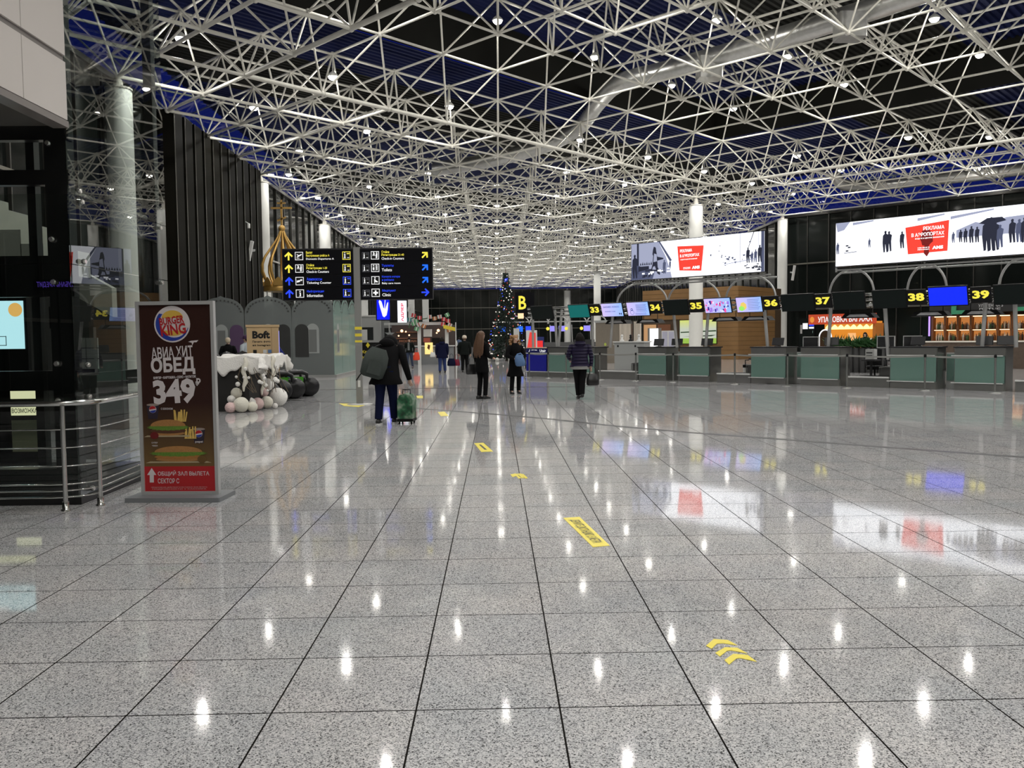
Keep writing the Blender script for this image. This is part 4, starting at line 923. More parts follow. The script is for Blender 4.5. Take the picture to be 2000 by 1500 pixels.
# ---- gantry over the counters
GANP = mat('gantry_silver', (.50,.50,.49), .35, .5)
t = thing('screen_gantry', 'silver tube gantry on slanted legs carrying the counter screens, with round arches on top', 'gantry', sc(-20, 35), A45)
def gx(s): return s+20
GANTRY = t
for z, y in ((2.70,.30),(2.54,.34),(2.38,.30)):
    mb = MB(); mb.cyl((gx(-23.2), y, z), (gx(-4.6), y, z), .045, n=10); mb.build('beam_tube', CHROME, t)
for s, lean in ((-22.95,0),(-21.75,-.06),(-21.45,.16),(-19.9,0),(-18.95,.12),(-16.3,-.12),(-14.95,.10),(-12.9,-.10),(-10.75,.08),(-9.15,-.1),(-6.55,.06),(-5.85,-.04)):
    mb = MB(); mb.cyl((gx(s)+lean*-1.0, .32, 1.15 if s not in (-9.15,) else .8), (gx(s)+lean*.3, .30, 2.62), .05, .055, n=10); mb.build('slanted_leg', GANP, t)
def garch(s0, s1, z0, z1, y=.35):
    return [Vector((gx(s0)+(gx(s1)-gx(s0))*(1-math.cos(PI*k/18))/2, y, z0+(z1-z0)*math.sin(PI*k/18))) for k in range(19)]
for p0, p1 in ((1204,1302),(1304,1405),(1417,1514),(1619,1706),(1771,1848),(1950,2035)):
    s0, s1 = inv(p0, 590, 35.45)[0], inv(p1, 590, 35.45)[0]
    mb = MB(); mb.tube(garch(s0, s1, 2.72, 3.46), .034, 8); mb.build('arch', GANP, t)
for s0, s1 in ((-18.0,-12.7),(-10.6,-4.6)):
    for y, z in ((.30,3.46),(.75,3.40)):
        mb = MB(); mb.cyl((gx(s0), y, z), (gx(s1), y, z), .028, n=8); mb.build('upper_rail', GANP, t)
for s in (-17.9,-16.0,-13.9,-10.6,-8.1,-5.6):
    mb = MB(); mb.cyl((gx(s), .32, 3.40), (gx(s), .32, 3.58), .03, n=8); mb.build('screen_strut', GANP, t)
# clamps between the screens
for s in (-18.1,-16.52,-15.47,-14.87,-13.78,-12.2,-11.1,-10.52,-9.48,-7.9,-6.85,-6.3):
    for z in (2.68,2.54,2.40):
        mb = MB(); mb.cyl((gx(s)-.05,.10,z),(gx(s)+.05,.10,z), .05, n=8); mb.build('tube_clamp', CHROME, t)
# ---- screens
TL = .30
def scr(s0, s1, z0, z1, label, kind, cat='screen'):
    w = s1-s0; h = z1-z0
    o = thing('number_sign' if kind == 'num' else 'counter_screen', label, 'sign' if kind == 'num' else 'screen', sc((s0+s1)/2, 35, z0), A45, None)
    o.rotation_euler = (TL, 0, A45); o.rotation_mode = 'XYZ'
    mb = MB(); mb.rbox((0, .03, h/2), (w, .06, h), .008); mb.build('housing', BLACK, o)
    mb = MB(); mb.bb(-.05,.05,.05,.32,h*.4,h*.6); mb.build('bracket', BLACK, o)
    return o, w, h
SCK = mat('screen_off', (.006,.011,.010), .3, spec=.15)
for s0, s1, n, lab in ((-19.75,-19.25,'33','lit yellow number 33, leftmost of the numbers, above the purple jacket'),(-17.07,-16.58,'34','lit yellow number 34 right of the screen with the small figure'),(-15.46,-14.92,'35','lit yellow number 35 before the thick round column'),(-12.77,-12.24,'36','lit yellow number 36 right of the screen with the yellow and green blob'),(-11.11,-10.57,'37','lit yellow number 37 over the left end of the orange stand'),(-8.45,-7.93,'38','lit yellow number 38 touching the left of the plain blue screen'),(-6.82,-6.32,'39','lit yellow number 39, rightmost of the numbers')):
    o, w, h = scr(s0, s1, 2.33, 2.77, lab, 'num'); tb(n, -w*.40, w*.42, h*.26, h*.78, -.003, YEL, o, 'digits', bold=.045)
for s0, s1, lab in ((-22.68,-21.55,'switched off screen at the left end over the blue desk'),(-16.48,-15.48,'switched off screen just left of the thick round column'),(-12.16,-11.1,'switched off screen just right of the slim column'),(-10.53,-9.58,'switched off screen over the orange stand sign'),(-9.38,-8.44,'switched off screen between the orange stand and the bar'),(-6.27,-5.25,'switched off screen at the right edge, after number 39')):
    o, w, h = scr(s0, s1, 2.26, 2.80, lab, 'scr'); plate(o, 'display', rect(-w/2+.02, w/2-.02, .02, h-.02), -.003, SCK)
o, w, h = scr(-20.74, -19.75, 2.27, 2.79, 'plain dark green lit screen left of number 33', 'scr'); plate(o, 'display', rect(-w/2+.02, w/2-.02, .02, h-.02), -.003, glow('screen_teal', (.0,.13,.12), 1))
o, w, h = scr(-7.87, -6.87, 2.27, 2.83, 'plain bright blue screen between numbers 38 and 39', 'scr'); plate(o, 'display', rect(-w/2+.02, w/2-.02, .03, h-.03), -.003, glow('screen_blue', (.0,.02,1), 1.1))
LAV = bpy.data.materials.new('lavender_display'); LAV.use_nodes = True; nt = LAV.node_tree; b = nt.nodes['Principled BSDF']
g = nt.nodes.new('ShaderNodeTexCoord'); sp_ = nt.nodes.new('ShaderNodeSeparateXYZ'); mr = nt.nodes.new('ShaderNodeMapRange'); r_ = nt.nodes.new('ShaderNodeValToRGB')
nt.links.new(g.outputs['Object'], sp_.inputs[0]); nt.links.new(sp_.outputs['X'], mr.inputs['Value']); mr.inputs['From Min'].default_value = -.45; mr.inputs['From Max'].default_value = .45
nt.links.new(mr.outputs[0], r_.inputs[0]); e = r_.color_ramp.elements; e[0].color = (.62,.50,.90,1); e[1].color = (.30,.50,1,1)
nt.links.new(r_.outputs[0], b.inputs['Emission Color']); b.inputs['Emission Strength'].default_value = 1.1; b.inputs['Base Color'].default_value = (.02,.02,.02,1)
INK = glow('display_ink', (.02,.08,.45), .6); INKB = glow('display_black', (.01,.01,.03), .4)
def lav(s0, s1, lab):
    o, w, h = scr(s0, s1, 2.27, 2.79, lab, 'scr'); plate(o, 'display', rect(-w/2+.02, w/2-.02, .02, h-.02), -.003, LAV); return o, w, h
o, w, h = lav(-19.17, -18.2, 'lavender business class screen right of number 33')
tb('БИЗНЕС КЛАСС', -w*.38, w*.36, h*.66, h*.78, -.006, INK, o); tb('BUSINESS CLASS', -w*.33, w*.15, h*.36, h*.43, -.006, INK, o); tb('N', w*.3, w*.42, h*.14, h*.28, -.006, INKB, o, bold=.04)
o, w, h = lav(-18.02, -17.07, 'lavender screen with a small figure and blue text left of number 34')
for k in range(7): plate(o, 'text_line', rect(-w*.08, w*.40-.03*(k%2), h*(.80-.075*k)-.008, h*(.80-.075*k)+.003), -.005, INK)
for k in range(3): plate(o, 'text_line', rect(-w*.15, w*.35, h*(.22-.06*k)-.005, h*(.22-.06*k)+.003), -.005, INK)
mb = MB(); mb.lathe((-w*.28,-.005,h*.27), [(.075,0),(.085,0),(.085,-.002),(.075,-.002)], 20, axis='Y', cap=False); mb.lathe((-w*.28,-.005,h*.47), [(.03,0),(.05,0),(.05,-.002),(.03,-.002)], 14, axis='Y', cap=False); mb.build('ring_drawing', INK, o)
o, w, h = lav(-13.7, -12.79, 'lavender screen with a yellow and green parrot-like blob left of number 36')
for k in range(9): plate(o, 'text_line', rect(-w*.05, w*.42-.03*(k%3), h*(.84-.08*k)-.006, h*(.84-.08*k)+.003), -.005, INK)
plate(o, 'yellow_shape', ell(-w*.22, h*.42, .11, .13, 14, jag=.06), -.006, glow('disp_yellow', (.9,.65,.15), 1)); plate(o, 'green_shape', ell(-w*.30, h*.27, .10, .08, 12, jag=.06), -.007, glow('disp_green', (.35,.9,.15), 1))
o, w, h = scr(-14.87, -13.88, 2.28, 2.80, 'screen with a busy picture of people in pink and blue right of number 35', 'scr')
plate(o, 'display', rect(-w/2+.02, w/2-.02, .02, h-.02), -.003, LAV)
rng = random.Random(5)
for k in range(34):
    m = [glow('disp_pink', (1,.08,.35), 1), glow('disp_navy', (.03,.03,.35), .8), glow('disp_white', (.85,.85,1), 1), glow('disp_violet', (.35,.2,.8), 1)][k % 4]
    x = rng.uniform(-w*.42, w*.40); z = rng.uniform(h*.1, h*.75); a = rng.uniform(.02,.05)
    plate(o, 'picture_patch', ell(x, z, a, a*rng.uniform(.8,1.9), 8, jag=.15), -.0045-.0004*k, m)
# ---- suspended light trays under the gantry
tr = None
for s in (-18.9,-17.5,-14.4,-13.3,-10.0,-8.0,-6.7):
    if tr is None:
        tr = t = thing('light_tray', 'black tray with white louvre hanging under the counter screens', 'light', sc(s, 35.9, 2.02), A45, 'light trays under the counter screens')
        mb = MB(); mb.prism([(-.5,.0),(.5,.0),(.38,.14),(-.38,.14)], -.2, .2); mb.build('tray', BLACK, t)
        mb = MB(); mb.prism([(-.34,.03),(.34,.03),(.22,.11),(-.22,.11)], -.206, -.2); mb.build('louvre', mat('louvre', (.55,.55,.56), .3, .3), t)
        mb = MB(); mb.cyl((-.3,0,.14),(-.3,0,.5), .012, n=6); mb.cyl((.3,0,.14),(.3,0,.5), .012, n=6); mb.build('hanger', BLACK, t)
    else: dup(tr, sc(s, 35.9, 2.02), A45, {-17.5:'black light tray above the glowing totem',-14.4:'black light tray under the busy picture screen',-13.3:'black light tray under the yellow and green blob screen',-10.0:'black light tray before the orange stand sign',-8.0:'black light tray under the left corner of the blue screen',-6.7:'black light tray before the bar writing'}[s])
# ---- belt barriers
po = None
prev = None
posts = [(1034,737),(1071,739),(1106,739),(1172,741),(1242,743),(1315,747),(1435,749),(1538,756),(1654,758),(1806,764),(1943,765)]
labs = ['first steel barrier post, at the left end of the blue desk','steel barrier post before the blue desk','steel barrier post at the right edge of the blue desk','steel barrier post right of the purple jacket','steel barrier post below the glowing totem','steel barrier post left of the thick round column','steel barrier post below the timber pavilion edge','steel barrier post before the slim column','steel barrier post below the right end of the orange stand','steel barrier post below the plain blue screen','rightmost steel barrier post, before the bar']
PP = []
for (x, y), lab in zip(posts, labs):
    P = at(x, y, c=34.0); P.z = 0; PP.append(P)
    if po is None:
        po = t = thing('barrier_post', lab, 'barrier post', P, A45, 'steel barrier posts before the counters')
        mb = MB(); mb.cyl((0,0,.02),(0,0,.96), .026, n=12); mb.build('pole', STEEL, t)
        mb = MB(); mb.lathe((0,0,0), [(.16,0),(.16,.01),(.05,.03)], 18); mb.build('base', STEEL, t)
        mb = MB(); mb.lathe((0,0,.9), [(.033,0),(.035,.01),(.035,.07),(.02,.085)], 12); mb.build('belt_head', BLACK, t)
    else: dup(po, P, A45, lab)
bm = mat('belt_grey', (.28,.28,.26), .6)
for k in range(len(PP)-1):
    a, b = PP[k]+Vector((0,0,.93)), PP[k+1]+Vector((0,0,.93)); d = b-a
    t = MB(); n = 8
    for i in range(n):
        p, q = a+d*(i/n), a+d*((i+1)/n); sg = lambda u: -.03*math.sin(PI*u)
        p = p+Vector((0,0,sg(i/n))); q = q+Vector((0,0,sg((i+1)/n))); w = Vector((0,0,.024)); e = Vector((.002,.002,0))
        t.add([p-w-e,q-w-e,q+w-e,p+w-e,p-w+e,q-w+e,q+w+e,p+w+e], [(0,1,2,3),(7,6,5,4),(3,2,6,7),(0,4,5,1)])
    o = t.build('barrier_belt', bm, None); tag(o, f'grey belt between barrier posts {["at the left end of the blue desk","along the blue desk","behind the purple jacket","between the long counter and counter 34","across counter 34","across counter 35 and the scale","across the counter left of the slim column","across counter 37","across the scale left of counter 38","across counter 39"][k]}', 'belt', 'barrier belts before the counters')
# ================================================================ LED ADVERTISING SCREENS
LW_ = glow('led_white', (.93,.95,1), 1.7); LG1 = glow('led_grey', (.42,.45,.62), .9); LG2 = glow('led_dark', (.03,.035,.07), .6); LR = glow('led_red', (.95,.05,.03), 1.25); LM = glow('led_mid', (.12,.14,.25), .7); LWT = glow('led_text', (1,1,1), 1.8); LRD = glow('led_dark_red', (.25,.01,.01), .8)
def led(s0, s1, label):
    o = thing('advertising_screen', label, 'screen', sc(s0, 35.2, 3.56), A45)
    w = s1-s0; H = 1.27
    mb = MB(); mb.bb(-.02, w+.02, .012, .22, -.02, H+.02); mb.build('cabinet', BLACK, o)
    mb = MB(); mb.bb(0, w, .002, .012, 0, H); mb.build('display', LW_, o)
    return o, w, H
def sil(o, x, z, h, m, y=-.004, walk=0):
    w = h*.17
    plate(o, 'silhouette', [(x-w*.3,z),(x+w*.1,z+h*.02),(x+w*.15,z+h*.40),(x+w*.5,z),(x+w*.9,z+h*.02),(x+w*.8,z+h*.5),(x+w*1.0,z+h*.8),(x+w*.4,z+h*.86),(x+w*.5,z+h*.97),(x+w*.15,z+h),(x-w*.15,z+h*.95),(x-w*.05,z+h*.86),(x-w*.5,z+h*.78),(x-w*.6,z+h*.45)], y, m)
o, w, H = led(-17.97, -12.84, 'left long lit advertising screen showing a striding woman and a red panel')
U = w/1240.; 
def q(px, py): return ((px-15)/1215*w, H-(py-(135-125*(px-15)/1215))/(320+60*(px-15)/1215)*H)
plate(o, 'picture_grey_area', [(0,0),(1.70,0),(1.62,.3),(1.45,.75),(1.15,H),(0,H)], -.001, LG1)
plate(o, 'picture_post', rect(.24,.32,.2,H), -.002, LG2); plate(o, 'picture_beam', [(1.15,H),(1.22,H),(1.7,.6),(1.62,.55)], -.002, LM)
plate(o, 'picture_shade', [(0,0),(.9,0),(1.0,.25),(.3,.5),(0,.45)], -.002, LM)
for k in range(7): plate(o, 'picture_tail', [(.36+k*.09,.5),(.43+k*.09,.5),(.40+k*.09,.60+.02*(k%2))], -.003, LG2)
plate(o, 'picture_trolley', [(.3,.28),(.75,.34),(.75,.46),(.3,.46)], -.003, LG2)
sil(o, .12, .05, .85, LG2)
plate(o, 'woman_silhouette', [(.70,.06),(.80,.08),(.92,.42),(1.0,.44),(1.10,.18),(1.20,.12),(1.22,.18),(1.12,.40),(1.10,.62),(1.35,.66),(1.36,.70),(1.10,.76),(1.06,.95),(1.04,1.08),(.96,1.12),(.92,1.0),(.90,.86),(.93,.80),(.90,.5),(.80,.2)], -.004, LG2)
plate(o, 'woman_top', [(.94,.58),(1.09,.60),(1.08,.84),(.97,.88)], -.005, LG1)
for k in range(16): plate(o, 'floor_reflection', ell(.5+rng.random()*1.1, .04+rng.random()*.3, .05+rng.random()*.06, .02+rng.random()*.02, 8, jag=.2), -.003-.0002*k, LG2 if k%2 else LW_)
sil(o, 1.38, .15, .48, LM, -.009); sil(o, 1.62, .3, .3, LM, -.009)
plate(o, 'red_panel', [(2.0,.22),(2.86,.16),(2.95,1.0),(1.92,1.05)], -.006, LR)
tb('РЕКЛАМА', 2.03, 2.50, .83, .93, -.008, LWT, o, bold=.01); tb('В АЭРОПОРТАХ', 2.03, 2.78, .66, .76, -.008, LWT, o, bold=.01); tb('БУДЬТЕ В ЦЕНТРЕ ВНИМАНИЯ', 2.05, 2.70, .56, .60, -.008, LWT, o)
tb('AMS', 2.50, 2.80, .24, .34, -.008, LWT, o, bold=.05); tb('РЕКЛАМА', 2.16, 2.44, .29, .32, -.008, LWT, o); tb('В АЭРОПОРТУ', 2.16, 2.44, .25, .28, -.008, LWT, o)
for k in range(22): plate(o, 'picture_speck', ell(3.2+rng.random()*1.5, .25+rng.random()*.75, .02+rng.random()*.04, .01+rng.random()*.03, 7, jag=.2), -.002-.0001*k, LM)
plate(o, 'picture_line', [(3.7,.30),(4.9,.42),(4.9,.45),(3.7,.32)], -.004, LG1)
for x, h_, m in ((4.55,.5,LG2),(4.82,.42,LM),(4.96,.55,LG2),(4.70,.36,LM)): sil(o, x, .30, h_, m)
for x in (4.28,4.92): plate(o, 'picture_mast', rect(x,x+.012,.3,H), -.003, LM)
plate(o, 'picture_mast', [(4.55,.75),(4.57,.75),(4.78,H),(4.75,H)], -.003, LG2); plate(o, 'picture_edge', rect(5.02,w,0,H), -.003, LM)
for k in range(14): plate(o, 'floor_reflection', ell(4.4+rng.random()*.65, .05+rng.random()*.22, .04+rng.random()*.05, .02, 8, jag=.2), -.0045-.0001*k, LG2)
o, w, H = led(-10.55, -5.2, 'right long lit advertising screen with blurred dark walkers and a red panel')
plate(o, 'picture_shade', [(0,H),(.05,1.0),(.25,1.05),(.42,H)], -.002, LG1)
for x0, x1, z0, z1 in ((.5,1.1,1.16,1.22),(2.3,3.0,1.10,1.2),(3.15,4.2,1.06,1.2)): plate(o, 'picture_shade', [(x0,z0),(x1,z1),(x1,z1+.04),(x0,z0+.08)], -.002, LG1)
plate(o, 'picture_wall', [(3.3,.75),(3.9,.98),(4.7,1.15),(w,1.15),(w,.55),(3.3,.55)], -.0018, LG1); plate(o, 'picture_wall_light', [(3.6,.98),(4.2,1.2),(w,H),(w,1.02),(4.5,.98),(4.0,.86)], -.0022, LW_)
for x, z, h_, m in ((1.42,.30,.62,LG2),(1.52,.32,.58,LG2),(1.88,.38,.48,LG2),(.98,.48,.26,LM),(.05,.35,.35,LM),(3.22,.42,.30,LM),(3.40,.42,.34,LG2),(3.52,.40,.38,LG2),(3.66,.38,.45,LG2),(3.80,.38,.42,LG2),(4.02,.14,.85,LG2),(4.12,.12,.9,LG2),(4.22,.14,.8,LG2),(4.34,.2,.6,LM),(4.62,.3,.62,LG2),(4.78,.3,.6,LM),(4.9,.28,.66,LG2),(5.05,.28,.7,LG2),(5.2,.3,.6,LG2)): sil(o, x, z, h_, m, -.004-.0001*int(x*10))
plate(o, 'umbrella_silhouette', [(3.85,.88),(4.05,1.0),(4.4,1.0),(4.5,.9),(4.3,.86),(4.0,.84)], -.0095, LG2)
for x, z in ((.3,.6),(.36,.55),(.3,.45)): plate(o, 'picture_trolley', rect(x,x+.08,z-.04,z), -.003, LG2)
plate(o, 'picture_trolley', [(.25,.36),(.62,.38),(.62,.40),(.25,.38)], -.003, LM)
plate(o, 'red_panel', [(2.06,.20),(3.09,.22),(3.12,1.05),(1.98,.95)], -.010, LR)
plate(o, 'red_shadow_shape', ell(2.55,.62,.17,.24,14,jag=.08), -.011, LRD); plate(o, 'red_shadow_shape', [(2.48,.2),(2.56,.1),(2.62,.2),(2.6,.5),(2.5,.5)], -.0112, LRD)
tb('РЕКЛАМА', 2.46, 3.00, .83, .93, -.013, LWT, o, bold=.01); tb('В АЭРОПОРТАХ', 2.15, 3.00, .67, .77, -.013, LWT, o, bold=.01); tb('БУДЬТЕ В ЦЕНТРЕ ВНИМАНИЯ', 2.25, 3.0, .59, .63, -.013, LWT, o)
tb('AMS', 2.70, 2.98, .29, .38, -.013, LWT, o, bold=.05); tb('8 800 700 80 90', 2.32, 2.63, .34, .37, -.013, LWT, o); tb('РЕКЛАМА', 2.32, 2.63, .29, .32, -.013, LWT, o)
V_ = lambda *a: Vector(a)
# ================================================================ BACKGROUND
def dthing(name, label, cat, px, py, c, group=None, z=0):
    P = at(px, py, c=c); return thing(name, label, cat, (P.x, P.y, z), A45, group), ((P.x-P.y)/2**.5)
WOOD = mat('oiled_wood', (.23,.125,.045), .5, noise=.15, nscale=1.5)
C = 69.5
s0, z_ = inv(1255, 572, C); s1, _ = inv(1441, 560, C)
t = thing('timber_pavilion', 'tall brown timber clad pavilion behind the check-in counters', 'pavilion', sc(s0, C), A45)
w = s1-s0; H_ = 4.72
mb = MB(); mb.bb(0, w, .05, 6, 0, H_); mb.build('core', mat('pavilion_core', (.06,.035,.015), .7), t)
nb = 16
for k in range(nb):
    z0 = 2.55+(H_-2.55)*k/nb if k < 0 else H_*k/nb
    mb = MB(); x0 = 0 if z0 > 2.5 else w*.42
    mb.bb(x0, w+.02, 0, .05, z0+.01, z0+H_/nb-.005); mb.bb(w, w+.05, 0, 5, z0+.01, z0+H_/nb-.005); mb.build('timber_board', WOOD, t)
for x0, x1, m in ((.1,1.1,glow('shop_warm', (1,.55,.25), .5)),(1.25,2.3,mat('shop_brown', (.18,.07,.03), .5))):
    mb = MB(); mb.bb(x0, x1, .0, .05, .3, 2.35); mb.build('shop_panel', m, t)
s_, z_ = inv(1328, 622, C); se, _ = inv(1401, 622, C)
mb = MB(); mb.bb(s_-s0, se-s0, -.06, 0, 1.0, 2.62); mb.build('poster_case', BLACK, t)
PGL = bpy.data.materials.new('green_landscape_print'); PGL.use_nodes = True; nt = PGL.node_tree; b = nt.nodes['Principled BSDF']
g = nt.nodes.new('ShaderNodeTexCoord'); sp_ = nt.nodes.new('ShaderNodeSeparateXYZ'); mr = nt.nodes.new('ShaderNodeMapRange'); r_ = nt.nodes.new('ShaderNodeValToRGB')
nt.links.new(g.outputs['Object'], sp_.inputs[0]); nt.links.new(sp_.outputs['Z'], mr.inputs['Value']); mr.inputs['From Min'].default_value = 1.0; mr.inputs['From Max'].default_value = 2.62
nt.links.new(mr.outputs[0], r_.inputs[0]); e = r_.color_ramp.elements; e[0].color = (.30,.55,.02,1); e[1].color = (.75,.82,.12,1)
for p, c_ in ((.22,(.35,.6,.03,1)),(.25,(.62,.66,.58,1)),(.6,(.62,.68,.55,1))): q_ = e.new(p); q_.color = c_
nt.links.new(r_.outputs[0], b.inputs['Emission Color']); b.inputs['Emission Strength'].default_value = .8; b.inputs['Base Color'].default_value = (.1,.1,.1,1)
plate(t, 'lit_landscape', rect(s_-s0+.03, se-s0-.03, 1.03, 2.59), -.065, PGL)
plate(t, 'wing_shape', [(s_-s0+.1,1.75),(se-s0-.05,1.82),(se-s0-.05,1.9),(s_-s0+.1,1.82)], -.07, mat('poster_dark_green', (.01,.06,.01), .5))
plate(t, 'wing_shape', [(s_-s0+.3,1.5),(se-s0-.05,1.60),(se-s0-.4,1.5)], -.07, mat('poster_dark_green', (.01,.06,.01), .5))
# shop hoarding with curtains left of the pavilion
C = 58
def seg(name, label, cat, x0, x1, y0, y1, C, m, d=.1, z0=None, part='panel'):
    a, za = inv(x0, y0, C); b_, zb = inv(x1, y1, C)
    t = thing(name, label, cat, sc(a, C), A45); mb = MB(); mb.bb(0, b_-a, 0, d, 0 if z0 is None else z0, za); mb.build(part, m, t); return t, b_-a, za, zb
t, w, zt, zb = seg('shop_hoarding', 'grey brown fabric hoarding behind the long check-in counter', 'hoarding', 1163, 1209, 630, 680, 56, mat('hoarding_taupe', (.22,.19,.15), .8, noise=.1))
tb('NAMA', w*.75, w*1.0-.1, 1.05, 1.18, -.004, mat('hoarding_white', (.6,.6,.55), .6), t); plate(t, 'round_logo', ell(w*.42, 1.1, .09, .09, 14), -.004, mat('logo_lime', (.5,.6,.1), .5))
mb = MB(); mb.bb(-.05, w+.05, -.03, .13, zt-.02, zt+.12); mb.build('header', GREYP, t)
t = thing('white_curtain', 'pale cream curtains hanging beside the taupe hoarding', 'curtain', sc(inv(1209,630,56)[0]+.02, 56), A45)
wc = inv(1250,630,56)[0]-inv(1209,630,56)[0]; CUR = mat('curtain_cream', (.62,.56,.48), .9)
for k in range(2):
    mb = MB(); n = 24; x0 = k*wc*.62+(.1 if k else 0); x1 = x0+wc*(.58 if k == 0 else .33)
    pa = [(x0+(x1-x0)*i/n, .05*math.sin(i*1.9)) for i in range(n+1)]
    mb.add([(x,y,.0) for x,y in pa]+[(x,y,zt) for x,y in pa]+[(x,y+.02,zt) for x,y in pa]+[(x,y+.02,0) for x,y in pa], [(i,i+1,n+2+i,n+1+i) for i in range(n)]+[(2*n+2+i,2*n+3+i,3*n+4+i,3*n+3+i) for i in range(n)], 0, True); mb.build('curtain_drop', CUR, t)
mb = MB(); mb.cyl((wc*.6,0,0),(wc*.6,0,zt), .05, n=8); mb.build('support_post', mat('post_brown', (.12,.08,.06), .5), t)
t, w, zt, zb = seg('grey_service_desk', 'tall grey service cabinet behind the baggage scale left of counter 34', 'cabinet', 1200, 1257, 669, 740, 43, mat('cabinet_grey', (.32,.33,.32), .5), .5, part='cabinet_body')
mb = MB(); mb.bb(-.05, w+.05, -.05, .55, zt, zt+.05); mb.build('worktop', LGREY, t)
for k in range(2): mb = MB(); mb.bb(w*.1+k*w*.6, w*.1+k*w*.6+.08, -.012, 0, zt-.2, zt-.12); mb.build('lock_plate', BLACK, t)
for k, (x, m, lab) in enumerate(((.22,WHITE,'small white figurine on the grey service cabinet, left one'),(.52,BLACK,'small black figurine on the grey service cabinet'),(.8,WHITE,'small white and black box on the right of the grey cabinet'))):
    o = thing('figurine', lab, 'figurine', t.matrix_basis @ Vector((w*x, .1, zt+.05)), A45); mb = MB(); mb.lathe((0,0,0), [(.09,0),(.10,.04),(.04,.1),(.06,.2)], 10); mb.build('figure_body', m, o); mb = MB(); mb.ball((0,0,.25), .055, 10, 7); mb.build('figure_head', m, o)
t, w, zt, zb = seg('lit_totem', 'blank white glowing totem above counter 34', 'totem', 1265, 1286, 641, 700, 47, mat('totem_grey', (.2,.2,.19), .5), .25, part='body')
plate(t, 'lit_face', rect(w*.2, w, .3, zt-.02), -.01, glow('totem_white', (1,1,1), 1.5))
t, w, zt, zb = seg('poster_board', 'white information board with two sheets left of counter 35', 'board', 1292, 1318, 646, 700, 52, WHITE, .06, part='frame')
plate(t, 'sheet', rect(.05, w*.45, 1.0, zt-.05), -.008, mat('sheet_lilac', (.5,.5,.62), .6)); plate(t, 'sheet', rect(w*.55, w-.05, 1.0, zt-.05), -.008, mat('sheet_lilac', (.5,.5,.62), .6))
# distant second row of counters seen between the legs
t = thing('distant_gantry', 'far away second row of counter screens seen behind the blue airline desk', 'gantry', (1.2, 78, 0), -.05)
for x in (0.1,1.9,3.6,5.4,7.2):
    mb = MB(); mb.tube([Vector((x+.9*(1-math.cos(PI*k/12)), 0, 2.8+.75*math.sin(PI*k/12))) for k in range(13)], .05, 6); mb.build('arch', GANP, t)
for x in (0.2,2.4,3.9,5.9,7.6): mb = MB(); mb.cyl((x,0,0),(x-.1,0,2.7), .06, n=6); mb.build('slanted_leg', GANP, t)
mb = MB(); mb.bb(-1.5,9,-.05,.05,2.95,3.05); mb.build('beam', GANP, t)
for x, m in ((.5,YEL),(3.6,YEL),(5.3,YEL),(6.7,YEL),(8.2,YEL)): plate(t, 'number_panel', ell(x, 2.35, .16, .16, 10), -.07, m)
for x, m in ((1.0,BL2),(1.75,BLUL),(4.1,glow('screen_violet', (.35,.3,1), 1)),(4.9,glow('screen_violet', (.35,.3,1), 1)),(7.2,glow('screen_violet', (.35,.3,1), 1)),(-.6,BL2)):
    mb = MB(); mb.bb(x-.3, x+.3, -.06, 0, 2.1, 2.6); mb.build('screen', m, t)
mb = MB(); mb.bb(-1.2, 9, -.6, 0, 0, 1.1); mb.build('desk_row', mat('desk_dark', (.08,.08,.08), .5), t)
t = thing('vending_unit', 'small red and blue lit vending unit behind the blue airline desk', 'vending machine', (3.2, 66, 0)); mb = MB(); mb.rbox((0,0,.8), (1.1,.7,1.6), .05); mb.build('body', mat('vend_blue', (.02,.03,.15), .4), t); plate(t, 'lit_front', rect(-.45,.45,.7,1.3), -.36, glow('vend_red', (.9,.03,.03), .9))
t = thing('red_poster_stand', 'red and white poster stand at the left end of the counters', 'poster stand', (1.95, 46, 0)); mb = MB(); mb.bb(-.3,.3,0,.08,0,1.95); mb.build('frame', WHITE, t); plate(t, 'red_print', [(-.25,1.0),(.22,.9),(.22,1.8),(-.1,1.85)], -.005, glow('poster_red', (.9,.05,.04), .9))
# sign B, pillar
t = thing('zone_sign', 'hanging black sign with a large yellow letter B', 'sign', (1.13, 42, 0))
mb = MB(); mb.bb(-.14, .80, 0, .12, 2.78, 3.80); mb.build('panel', PANB, t); tb('B', .02, .40, 2.95, 3.62, -.004, YEL, t, bold=.02)
mb = MB(); mb.bb(.3,.36,.13,.19,0,3.7); mb.build('post', BLACK, t)
mb = MB(); mb.bb(-.02,.26,0,.1,2.5,2.76); mb.build('warm_lightbox', glow('warm_box', (1,.62,.35), 1.4), t)
t = thing('grey_totem', 'plain light grey pillar between the Christmas tree and the airline desk', 'totem', (.89, 36.5, 0)); mb = MB(); mb.bb(-.12,.12,0,.2,0,1.95); mb.build('body', LGREY, t); mb = MB(); mb.bb(-.2,.2,-.1,.3,0,.04); mb.build('foot', GREYP, t)
